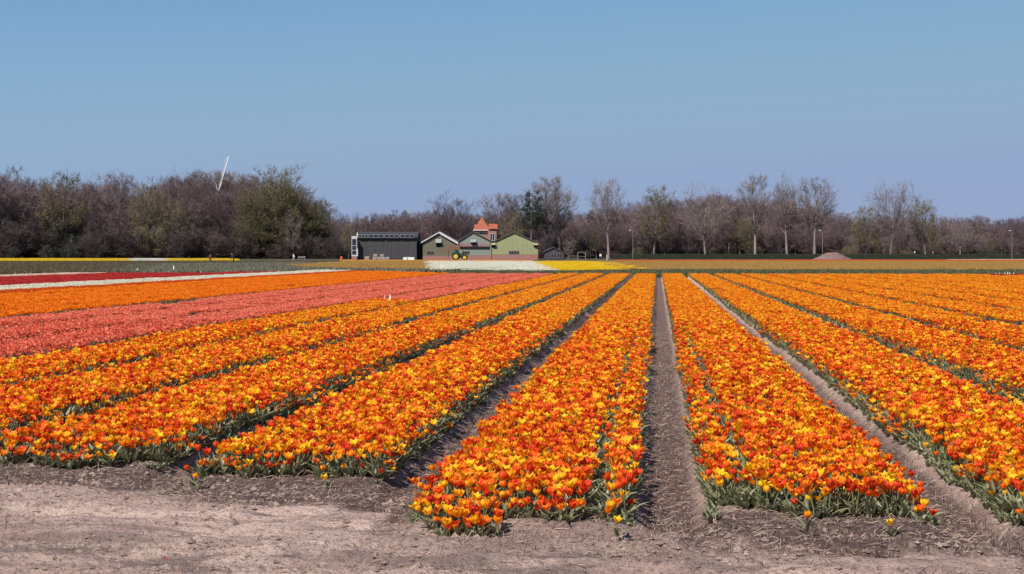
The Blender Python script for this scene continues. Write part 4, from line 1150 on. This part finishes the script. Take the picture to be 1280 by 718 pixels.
for q in range(4):
    a = q * math.pi / 2 + .06
    d_ = up_ * math.cos(a) + sd_ * math.sin(a); t_ = nrm.cross(d_)
    so = part('sail', MB().tube([hubp, hubp + d_ * sz], [.20, .10], 6), M['sail_grey'], e)
    lat = MB()
    tw = (t_ * math.cos(.45) + nrm * math.sin(.45))
    for j in range(16):
        c_ = hubp + d_ * sz * (.16 + .84 * j / 16)
        lat.tube([c_, c_ + tw * 1.7], [.05, .05], 4)
    for s_ in (.85, 1.65): lat.tube([hubp + d_ * sz * .16 + tw * s_, hubp + d_ * sz + tw * s_], [.05, .05], 4)
    part('lattice', lat, M['sail_grey'], so)
    b0, b1 = hubp + d_ * sz * .18, hubp + d_ * sz
    w_ = -t_ * .35 - nrm * .12
    th = nrm * .05
    part('wind_board', MB().add([b0, b1, b1 + w_, b0 + w_, b0 + th, b1 + th, b1 + w_ + th, b0 + w_ + th], [(0, 1, 2, 3), (7, 6, 5, 4), (0, 4, 5, 1), (1, 5, 6, 2), (2, 6, 7, 3), (3, 7, 4, 0)]), M['sail_grey'], so)

# ------------------------------------------------------------------ trees
def nrmz(a):
    return a / np.maximum(np.linalg.norm(a, axis=-1, keepdims=True), 1e-9)

def grow(P0, D0, L_, nseg, up, wob, g):
    pts = [P0]; d = D0; p = P0
    for i in range(nseg):
        p = p + d * (L_ / nseg)[:, None]; pts.append(p)
        d = nrmz(d + np.array([0, 0, up]) + g.normal(0, wob, d.shape))
    return np.stack(pts, 1)

def sprout(par, n, a0, a1, t0, t1, g):
    """n children on every parent polyline: start points, directions, parent index, t"""
    N, K, _ = par.shape
    pi = np.repeat(np.arange(N), n); t = g.uniform(t0, t1, N * n)
    f = t * (K - 1); i = np.minimum(f.astype(int), K - 2); r = (f - i)[:, None]
    P = par[pi, i] * (1 - r) + par[pi, i + 1] * r
    D = nrmz(par[pi, i + 1] - par[pi, i])
    A = nrmz(np.cross(D, g.normal(0, 1, D.shape))); ang = g.uniform(a0, a1, N * n)[:, None]
    return P, nrmz(D * np.cos(ang) + A * np.sin(ang)), pi, t

def tubes(pts, r0, r1, k, g):
    N, K, _ = pts.shape
    T = nrmz(pts[:, -1] - pts[:, 0]); A = nrmz(np.cross(T, g.normal(0, 1, T.shape))); B = np.cross(T, A)
    tt = np.linspace(0, 1, K)[None, :, None]
    rad = (np.asarray(r0)[:, None, None] * (1 - tt) + np.asarray(r1)[:, None, None] * tt)
    if k == 2:
        ring = np.stack([pts - A[:, None] * rad, pts + A[:, None] * rad], 2)
    else:
        an = np.arange(k) * 2 * math.pi / k
        ring = pts[:, :, None] + rad[..., None] * (A[:, None, None] * np.cos(an)[None, None, :, None] + B[:, None, None] * np.sin(an)[None, None, :, None])
    V = ring.reshape(-1, 3)
    id_ = np.arange(N * K * k).reshape(N, K, k)
    if k == 2:
        F = np.stack([id_[:, :-1, 0], id_[:, :-1, 1], id_[:, 1:, 1], id_[:, 1:, 0]], -1)
    else:
        nx_ = np.roll(id_, -1, 2)
        F = np.stack([id_[:, :-1], nx_[:, :-1], nx_[:, 1:], id_[:, 1:]], -1)
    return V, F.reshape(-1, 4)

def join(parts_):
    o = 0; VV, FF = [], []
    for V, F in parts_:
        VV.append(V); FF.append(F + o); o += len(V)
    return np.concatenate(VV), np.concatenate(FF)

def leaves_at(P, size, g):
    n = len(P); a = nrmz(g.normal(0, 1, (n, 3))); b_ = nrmz(np.cross(a, g.normal(0, 1, (n, 3))))
    s = g.uniform(.6, 1.3, n)[:, None] * size
    V = np.stack([P - a * s * .5, P + b_ * s * .33, P + a * s * .5, P - b_ * s * .33], 1).reshape(-1, 3)
    return V, np.arange(n * 4).reshape(-1, 4)

BARK = {}
def tree_kind(seed, H=20., hb=.22, spread=.27, limbs=22, e0=.5, e1=1.1, nb=6, nt=6, nw=6, tw_len=1.15, tw_r=.024, up=.10, peak=.55, trunk_r=.30, leader=.92, wob=.10, bark='bark', twig='twig', leaf=0, leaf_size=.2, droop=0, var=(.72, 1.08)):
    g = np.random.default_rng(seed)
    tr = grow(np.zeros((1, 3)), np.array([[g.normal(0, .03), g.normal(0, .03), 1.]]), np.array([H * leader]), 9, .12, .05, g)
    solid = [tubes(tr, [trunk_r], [trunk_r * .12], 8, g)]
    st = hb + .06 + (.94 - hb) * np.sort(g.random(limbs)) ** .85; s = (st - hb) / (1 - hb)
    az = np.arange(limbs) * 2.4 + g.uniform(-.5, .5, limbs)
    el = e0 + (e1 - e0) * np.clip(s, 0, 1) + g.uniform(-.12, .12, limbs)
    pr = np.where(s < peak, .50 + .50 * np.clip(s / peak, 0, 1), np.sqrt(np.clip(1 - ((s - peak) / (1.04 - peak)) ** 2, .01, 1)))
    reach = spread * H * pr * g.uniform(var[0], var[1], limbs)
    z0 = np.clip(st * H - reach * np.tan(el), hb * H * g.uniform(.85, 1.15, limbs), leader * H * .97)
    f = np.clip(z0 / (H * leader), 0, .99) * 9; i = np.minimum(f.astype(int), 8); r = (f - i)[:, None]
    P = tr[0, i] * (1 - r) + tr[0, i + 1] * r
    T = np.stack([P[:, 0] + np.cos(az) * reach, P[:, 1] + np.sin(az) * reach, st * H], -1)
    Ll = np.linalg.norm(T - P, axis=1); D = nrmz(T - P - np.array([0, 0, 1.]) * (Ll * up * .9)[:, None])
    lb = grow(P, D, Ll, 5, up, wob, g)
    lr = trunk_r * .42 * (1 - .6 * np.clip(s, 0, 1))
    solid.append(tubes(lb, lr, lr * .2, 5, g))
    P2, D2, pi, t2 = sprout(lb, nb, .35, .95, .18, 1.0, g)
    L2 = Ll[pi] * g.uniform(.24, .44, len(pi)) * (1.15 - .5 * t2)
    b2 = grow(P2, D2, L2, 3, up * 1.2 - droop * .5, wob * 1.3, g)
    r2 = lr[pi] * .38
    solid.append(tubes(b2, r2, r2 * .3, 3, g))
    P3, D3, pi3, t3 = sprout(b2, nt, .3, .9, .15, 1.0, g)
    L3 = L2[pi3] * g.uniform(.35, .7, len(pi3)) + .3
    b3 = grow(P3, D3, L3, 2, up * 1.2 - droop, wob * 1.5, g)
    fine = [tubes(b3, np.full(len(pi3), tw_r * 1.3), np.full(len(pi3), tw_r * .7), 2, g)]
    P4, D4, pi4, t4 = sprout(b3, nw, .25, .9, .1, 1.0, g)
    L4 = g.uniform(.5, 1.2, len(pi4)) * tw_len
    b4 = grow(P4, D4, L4, 1 if not droop else 2, up - droop * 1.5, .05, g)
    fine.append(tubes(b4, np.full(len(pi4), tw_r), np.full(len(pi4), tw_r * .25), 2, g))
    V, F = join(solid); tm = np_mesh('trunk', V, F, M[bark], True)
    V, F = join(fine); cm = np_mesh('crown', V, F, M[twig])
    lm = None
    if leaf:
        k = g.integers(0, len(pi4), leaf); q = g.uniform(.2, 1, leaf)[:, None]
        V, F = leaves_at(b4[k, 0] * (1 - q) + b4[k, -1] * q, leaf_size, g)
        lm = np_mesh('leaves', V, F, M['leaf_' + twig] if 'leaf_' + twig in M else M['leaf_olive'])
    top = max(V_[:, 2].max() for V_ in (join(solid)[0], join(fine)[0]))
    return tm, cm, lm, float(top)

def twig_mat(name, c, c2):
    m = leaf_mat(name, c, c2, .9, .0, .1); return m
M['bark'] = mat('dark_bark', (0.15, 0.115, 0.112), .9, (.8, (0.16, 0.125, 0.115), .8), .1)
M['bark_pale'] = mat('pale_bark', (0.25, 0.20, 0.18), .9, (.5, (0.16, 0.13, 0.12), .8), .1)
M['twig'] = twig_mat('purple_brown_twig', (0.115, 0.080, 0.085), (0.225, 0.165, 0.155))
M['twig_dark'] = twig_mat('dark_beech_twig', (0.100, 0.066, 0.074), (0.180, 0.120, 0.124))
M['twig_pale'] = twig_mat('pale_poplar_twig', (0.20, 0.155, 0.145), (0.235, 0.185, 0.165))
M['twig_olive'] = twig_mat('olive_twig', (0.140, 0.112, 0.068), (0.205, 0.165, 0.105))
M['twig_blossom'] = twig_mat('greyish_pink_twig', (0.20, 0.145, 0.13), (0.24, 0.18, 0.155))
M['twig_shrub'] = twig_mat('shade_darkened_shrub_twig', (0.060, 0.045, 0.046), (0.110, 0.080, 0.074))  # shade at the foot of the wood is put into this darker twig colour
M['leaf_olive'] = leaf_mat('budding_olive_leaf', (0.140, 0.130, 0.055), (0.180, 0.160, 0.075), .7, .25, .2)
M['leaf_twig_blossom'] = leaf_mat('pale_blossom', (0.32, 0.24, 0.20), (0.26, 0.19, 0.155), .7, .2, .2)
M['leaf_evergreen'] = leaf_mat('evergreen_leaf', (0.030, 0.048, 0.026), (0.045, 0.065, 0.034), .55, .1, .3)
M['needle'] = leaf_mat('pine_needle', (0.028, 0.045, 0.030), (0.042, 0.060, 0.036), .6, .1, .3)
M['leaf_hedge'] = leaf_mat('hedge_leaf', (0.030, 0.042, 0.022), (0.048, 0.058, 0.030), .6, .1, .3)

KIND = {}
for i in range(4): KIND['bare', i] = tree_kind(100 + i, spread=.27 + .03 * (i % 2), hb=.20 + .03 * i, limbs=44, nb=6, nt=6, nw=6, tw_len=.85, twig='twig', var=(.86, 1.02), wob=.07)
for i in range(3): KIND['beech', i] = tree_kind(120 + i, spread=.38, hb=.12, limbs=52, nb=7, nt=6, nw=7, tw_r=.02, tw_len=.85, var=(.88, 1.0), wob=.06, twig='twig_dark', e0=.35, e1=1.2)
for i in range(3): KIND['poplar', i] = tree_kind(140 + i, spread=.19, hb=.34, limbs=28, nb=7, nt=6, nw=5, e0=.85, e1=1.25, up=.16, tw_len=.7, tw_r=.018, var=(.8, 1.02), wob=.07, bark='bark_pale', twig='twig_pale', peak=.6, trunk_r=.34)
for i in range(2): KIND['fan', i] = tree_kind(160 + i, spread=.40, hb=.40 - .1 * i, limbs=26, nb=8, nt=6, nw=6, e0=.62, e1=1.2, up=.08, tw_len=.65, tw_r=.019, var=(.85, 1.02), wob=.07, bark='bark_pale' if i else 'bark', twig='twig_pale', peak=.65, trunk_r=.34, leader=.80)
for i in range(3): KIND['budding', i] = tree_kind(180 + i, spread=.28, hb=.22, limbs=34, nw=5, tw_len=.85, var=(.84, 1.02), wob=.07, twig='twig_olive', leaf=3600, leaf_size=.26, bark='bark_pale' if i == 1 else 'bark')
KIND['willow', 0] = tree_kind(200, spread=.33, hb=.02, limbs=60, nb=6, nt=6, nw=6, var=(.86, 1.0), wob=.06, tw_r=.02, tw_len=.95, twig='twig_olive', leaf=20000, leaf_size=.22, e0=.5, e1=1.3, droop=.12, peak=.45)
KIND['blossom', 0] = tree_kind(210, spread=.30, hb=.2, limbs=20, nw=5, twig='twig_blossom', leaf=1800, leaf_size=.25)
for i in range(3): KIND['shrub', i] = tree_kind(220 + i, H=6., spread=.55, hb=.04, limbs=22, nb=6, nt=6, nw=6, tw_len=.8, tw_r=.018, e0=.6, e1=1.3, trunk_r=.08, twig=['twig_shrub', 'twig_shrub', 'twig_olive'][i], leaf=[0, 0, 900][i], leaf_size=.18, leader=.8)
KIND['holly', 0] = tree_kind(230, H=6., spread=.5, hb=.03, limbs=22, nb=6, nt=6, nw=4, tw_len=.6, tw_r=.018, trunk_r=.08, twig='twig_dark', leaf=5200, leaf_size=.26, leader=.85)
KIND['holly', 0][2].materials[0] = M['leaf_evergreen']

def pine():
    g = np.random.default_rng(300); H = 20.
    tr = grow(np.zeros((1, 3)), np.array([[0.02, 0, 1.]]), np.array([H * .97]), 9, .1, .02, g)
    solid = [tubes(tr, [.3], [.05], 8, g)]; P = []
    t = np.concatenate([g.uniform(.50, .99, 46)]); i = np.minimum((t * 9).astype(int), 8); r = (t * 9 - i)[:, None]
    P0 = tr[0, i] * (1 - r) + tr[0, i + 1] * r; az = g.uniform(0, 6.28, len(t)); el = g.uniform(-.15, .45, len(t))
    D = np.stack([np.cos(az) * np.cos(el), np.sin(az) * np.cos(el), np.sin(el)], -1)
    L_ = H * .19 * np.sqrt(np.clip(1.03 - t, .02, 1) / .53) * g.uniform(.7, 1.1, len(t)) + .4
    lb = grow(P0, D, L_, 3, .06, .08, g); solid.append(tubes(lb, np.full(len(t), .06), np.full(len(t), .02), 4, g))
    P2, D2, pi, t2 = sprout(lb, 9, .3, .9, .3, 1, g); b2 = grow(P2, D2, np.full(len(pi), .8), 1, .1, .05, g)
    q = np.repeat(b2[:, -1], 12, 0) + g.normal(0, .26, (len(b2) * 12, 3)) * np.array([1, 1, .55])
    V, F = leaves_at(q, .34, g); V2, F2 = join(solid)
    return np_mesh('trunk', V2, F2, M['bark'], True), np_mesh('crown', V, F, M['needle']), None, float(V[:, 2].max())
KIND['pine', 0] = pine()

def plant_tree(kind, px, top_py, Z, label, cat='tree', name=None, group=None, wide=1.0, rot=None, zoff=0.0):
    tm, cm, lm, H0 = KIND[kind]
    h = (317 + F_PX * (CAM_H - FAR_Z) / Z - top_py) * mpp(Z); s = h / H0
    e = obj(name or 'bare_tree', None, None, at(px, Z, FAR_Z - .03 + zoff), random.uniform(0, 6.28) if rot is None else rot)
    e.scale = (s * wide, s * wide, s); tag(e, label, cat, group)
    obj('trunk', tm, e); c = obj('crown', cm, e)
    if lm: obj('foliage', lm, e)
    return e

# trees that stand out, each with its own words
SPECIAL = [
 ('willow', 0, 347, 198, 436, 1.2, 'big rounded olive-green willow right of the windmill sail', 'willow_tree'),
 ('willow', 0, 315, 228, 433, .9, 'lower olive-green willow leaning on the big one from the left', 'willow_tree'),
 ('willow', 0, 378, 226, 439, 1.05, 'olive-brown willow flank sloping down right of the big willow', 'willow_tree'),
 ('budding', 0, 397, 246, 440, 1.2, 'brownish budding tree at the right end of the left wood', 'budding_tree'),
 ('blossom', 0, 366, 262, 428, .9, 'greyish pink blossoming tree in front of the big willow', 'blossom_tree'),
 ('budding', 0, 78, 208, 436, 1.15, 'tall olive budding tree above the left wood', 'budding_tree'),
 ('budding', 2, 187, 223, 438, .9, 'slim olive budding tree in the dip of the left wood', 'budding_tree'),
 ('bare', 1, 143, 210, 446, 1.1, 'airy bare tree between the two olive trees at left', 'bare_tree'),
 ('bare', 0, 8, 203, 440, 1.1, 'tall bare tree at the left picture edge', 'bare_tree'),
 ('beech', 2, 287, 229, 440, .8, 'dark tree in front of the foot of the windmill sail', 'beech_tree'),
 ('beech', 0, 566, 236, 440, 1.12, 'broad dark purple beech behind the olive gabled barn', 'beech_tree'),
 ('beech', 1, 545, 256, 446, .9, 'smaller dark beech left of the broad one', 'beech_tree'),
 ('bare', 2, 622, 238, 452, 1.15, 'airy bare tree behind the orange house roof', 'bare_tree'),
 ('budding', 0, 640, 262, 425, 1.0, 'brown budding tree between the house and the lime barn', 'budding_tree'),
 ('pine', 0, 664, 237, 424, .95, 'dark green pine with bare lower trunk behind the lime barn', 'pine_tree'),
 ('pine', 0, 672, 244, 428, .7, 'smaller dark pine close beside the taller one', 'pine_tree'),
 ('poplar', 0, 686, 217, 430, 1.25, 'tall pale poplar just right of the pines, left of its twin', 'poplar_tree'),
 ('poplar', 1, 700, 219, 432, 1.2, 'tall pale poplar right of its twin beside the pines', 'poplar_tree'),
 ('bare', 3, 650, 240, 450, 1.0, 'bare tree directly left of the pines', 'bare_tree'),
 ('poplar', 2, 761, 220, 415, 1.1, 'tall bare poplar with pale trunk by the path', 'poplar_tree'),
 ('budding', 1, 817, 229, 425, 1.0, 'yellowish budding tree right of the pale lamp post', 'budding_tree'),
 ('fan', 1, 882, 222, 418, .95, 'spreading bare tree with forked pale limbs behind the hedge', 'bare_tree'),
 ('poplar', 0, 944, 215, 416, 1.05, 'first of three tall poplars in a row behind the hedge', 'poplar_tree'),
 ('poplar', 1, 984, 212, 417, 1.0, 'second of three tall poplars in a row behind the hedge', 'poplar_tree'),
 ('poplar', 2, 1018, 217, 416, 1.2, 'third of three tall poplars, leaning its crown right', 'poplar_tree'),
 ('fan', 0, 1113, 219, 414, .95, 'wide fan-shaped bare tree standing clear at the right', 'bare_tree'),
 ('budding', 2, 1082, 254, 420, 1.1, 'low budding tree left of the fan-shaped tree', 'budding_tree'),
 ('budding', 1, 1157, 245, 416, 1.05, 'budding tree with pale leaning trunk right of the fan-shaped tree', 'budding_tree'),
 ('fan', 1, 1200, 264, 416, .9, 'low crooked forked tree near the right edge', 'bare_tree'),
 ('budding', 0, 1238, 294, 412, .8, 'small brown-leaved tree behind the hedge at far right', 'budding_tree'),
 ('blossom', 0, 712, 295, 392, 1.2, 'olive-brown bush tree behind the work tables', 'small_tree'),
 ('budding', 2, 436, 276, 392, .8, 'yellow-green budding tree at the left end of the dark barn', 'budding_tree'),
]
for k1, k2, px, ty_, Z, wd, lab, nm in SPECIAL:
    plant_tree((k1, k2), px, ty_, Z, lab, 'tree', nm, None, wd)

def prof(pts, x):
    return float(np.interp(x, [p[0] for p in pts], [p[1] for p in pts]))
LEFT = [(-60, 212), (0, 210), (30, 216), (75, 222), (110, 222), (140, 226), (165, 230), (190, 224), (220, 212), (255, 207), (300, 210), (330, 216), (370, 232), (400, 252), (425, 268)]
RIGHT = [(425, 268), (440, 266), (470, 263), (530, 262), (600, 262), (720, 264), (745, 260), (800, 250), (850, 245), (905, 241), (960, 245), (1030, 255), (1062, 268), (1100, 267), (1180, 268), (1230, 269), (1340, 266)]
rt = random.Random(31)
MARKS = [(10, 'at the left picture edge'), (75, 'around the tall olive budding tree'), (143, 'around the airy tree between the olive trees'), (205, 'left of the windmill sail'), (275, 'around the windmill sail'), (345, 'around the big willow'), (405, 'at the right end of the left wood'),
         (485, 'behind the anthracite barn'), (555, 'behind the olive gabled barn'), (605, 'behind the orange-roofed house'), (645, 'behind the lime barn'), (695, 'around the twin poplars'), (760, 'around the tall poplar by the path'), (820, 'around the yellowish budding tree'), (882, 'around the forked pale tree'),
         (945, 'around the first of three poplars'), (982, 'around the second of three poplars'), (1030, 'above the sand heap'), (1113, 'around the wide fan-shaped tree'), (1160, 'around the tree with leaning pale trunk'), (1215, 'around the low crooked tree'), (1275, 'at the right picture edge')]
def near_mark(px):
    return min(MARKS, key=lambda m_: abs(m_[0] - px))[1]
def wood(P, x0, x1, rows, step):
    for ri, (Z, lo) in enumerate(rows):
        x = x0 + rt.uniform(0, step)
        while x < x1:
            t_ = prof(P, x) + lo + rt.uniform(-3, 8)
            if Z < ZM and 252 < x < 300: t_ = 233 + rt.uniform(0, 6)
            kd = rt.choice([('bare', 0), ('bare', 1), ('bare', 2), ('bare', 3), ('beech', 1), ('beech', 2), ('bare', 0), ('budding', 2)] if Z < 445 else [('bare', 0), ('bare', 2), ('beech', 0), ('beech', 2), ('bare', 3)])
            nm, ad = {'bare': ('bare_tree', 'bare brown'), 'beech': ('beech_tree', 'dark purple-brown'), 'budding': ('budding_tree', 'faintly green budding')}[kd[0]]
            row = ('front', 'second', 'third', 'back')[ri] if len(rows) == 4 else ('front', 'middle', 'back')[ri]
            w_ = '%s tree, %s row, %s' % (ad, row, near_mark(x))
            plant_tree(kd, x, t_, Z + rt.uniform(-4, 4), w_, 'tree', nm, w_.replace('tree,', 'trees,', 1), rt.uniform(.9, 1.25))
            x += step * rt.uniform(.7, 1.3)
wood(LEFT, -50, 428, [(442, 26), (462, 12), (482, 4), (505, 0)], 15)
wood(RIGHT, 432, 735, [(462, 4), (490, 0), (515, 0)], 14)
wood(RIGHT, 735, 1330, [(438, 22), (462, 8), (488, 0), (515, 0)], 15)
def undergrowth(x0, x1, Z0, Z1, y0, y1, kinds, step, row):
    x = x0
    while x < x1:
        w_ = 'bushy undergrowth shrub, %s, %s' % (row, near_mark(x))
        plant_tree(rt.choice(kinds), x, rt.uniform(y0, y1), rt.uniform(Z0, Z1), w_, 'shrub', 'shrub', w_.replace('shrub', 'shrubs'), rt.uniform(1.1, 1.6)); x += step * rt.uniform(.7, 1.3)
SH = [('shrub', 0), ('shrub', 1), ('shrub', 0), ('shrub', 1), ('shrub', 0), ('shrub', 2), ('holly', 0)]
undergrowth(-45, 430, 428, 438, 268, 311, SH, 13, 'at the field edge')
undergrowth(-45, 430, 470, 500, 276, 296, SH[:4], 13, 'deep in the wood')
undergrowth(425, 740, 436, 450, 290, 304, SH, 13, 'at the yard edge')
undergrowth(425, 740, 490, 520, 282, 298, SH[:4], 14, 'deep in the wood')
undergrowth(735, 1320, 432, 446, 303, 314, SH, 15, 'behind the hedge')
undergrowth(735, 1320, 480, 520, 284, 300, SH[:4], 13, 'deep in the wood')
undergrowth(-45, 1320, 545, 570, 292, 302, [('holly', 0), ('shrub', 0)], 13, 'far back')
for px, ty_, lab in ((16, 307, 'dark evergreen bush at the left edge of the wood'), (57, 305, 'rounded evergreen bush before the left wood'), (90, 303, 'tall evergreen bush below the olive budding tree')):
    plant_tree(('holly', 0), px, ty_, 424, lab, 'bush', 'evergreen_bush', None, 1.0)

# long clipped hedge
def hedge():
    g = np.random.default_rng(400)
    a, b_ = at(768, 404), at(1335, 408); d_ = b_ - a; ln = d_.length; ang = math.atan2(d_.y, d_.x)
    e = obj('clipped_hedge', None, None, a, ang); tag(e, 'long low dark clipped hedge in front of the right wood', 'hedge')
    n = 22000; x_ = g.uniform(0, ln, n); face = g.random(n); hh = 1.42
    z_ = np.where(face < .6, g.uniform(0, hh, n), hh + g.normal(0, .05, n)); y_ = np.where(face < .6, g.normal(-.02, .06, n), g.uniform(0, 1.0, n))
    V, F = leaves_at(np.stack([x_, y_, z_], -1), .17, g)
    obj('foliage', np_mesh('foliage', V, F, M['leaf_hedge']), e)
    obj('twig_core', MB().box(0, ln, .06, .95, 0, hh - .08).mesh('twig_core', M['leaf_hedge']), e)
hedge()
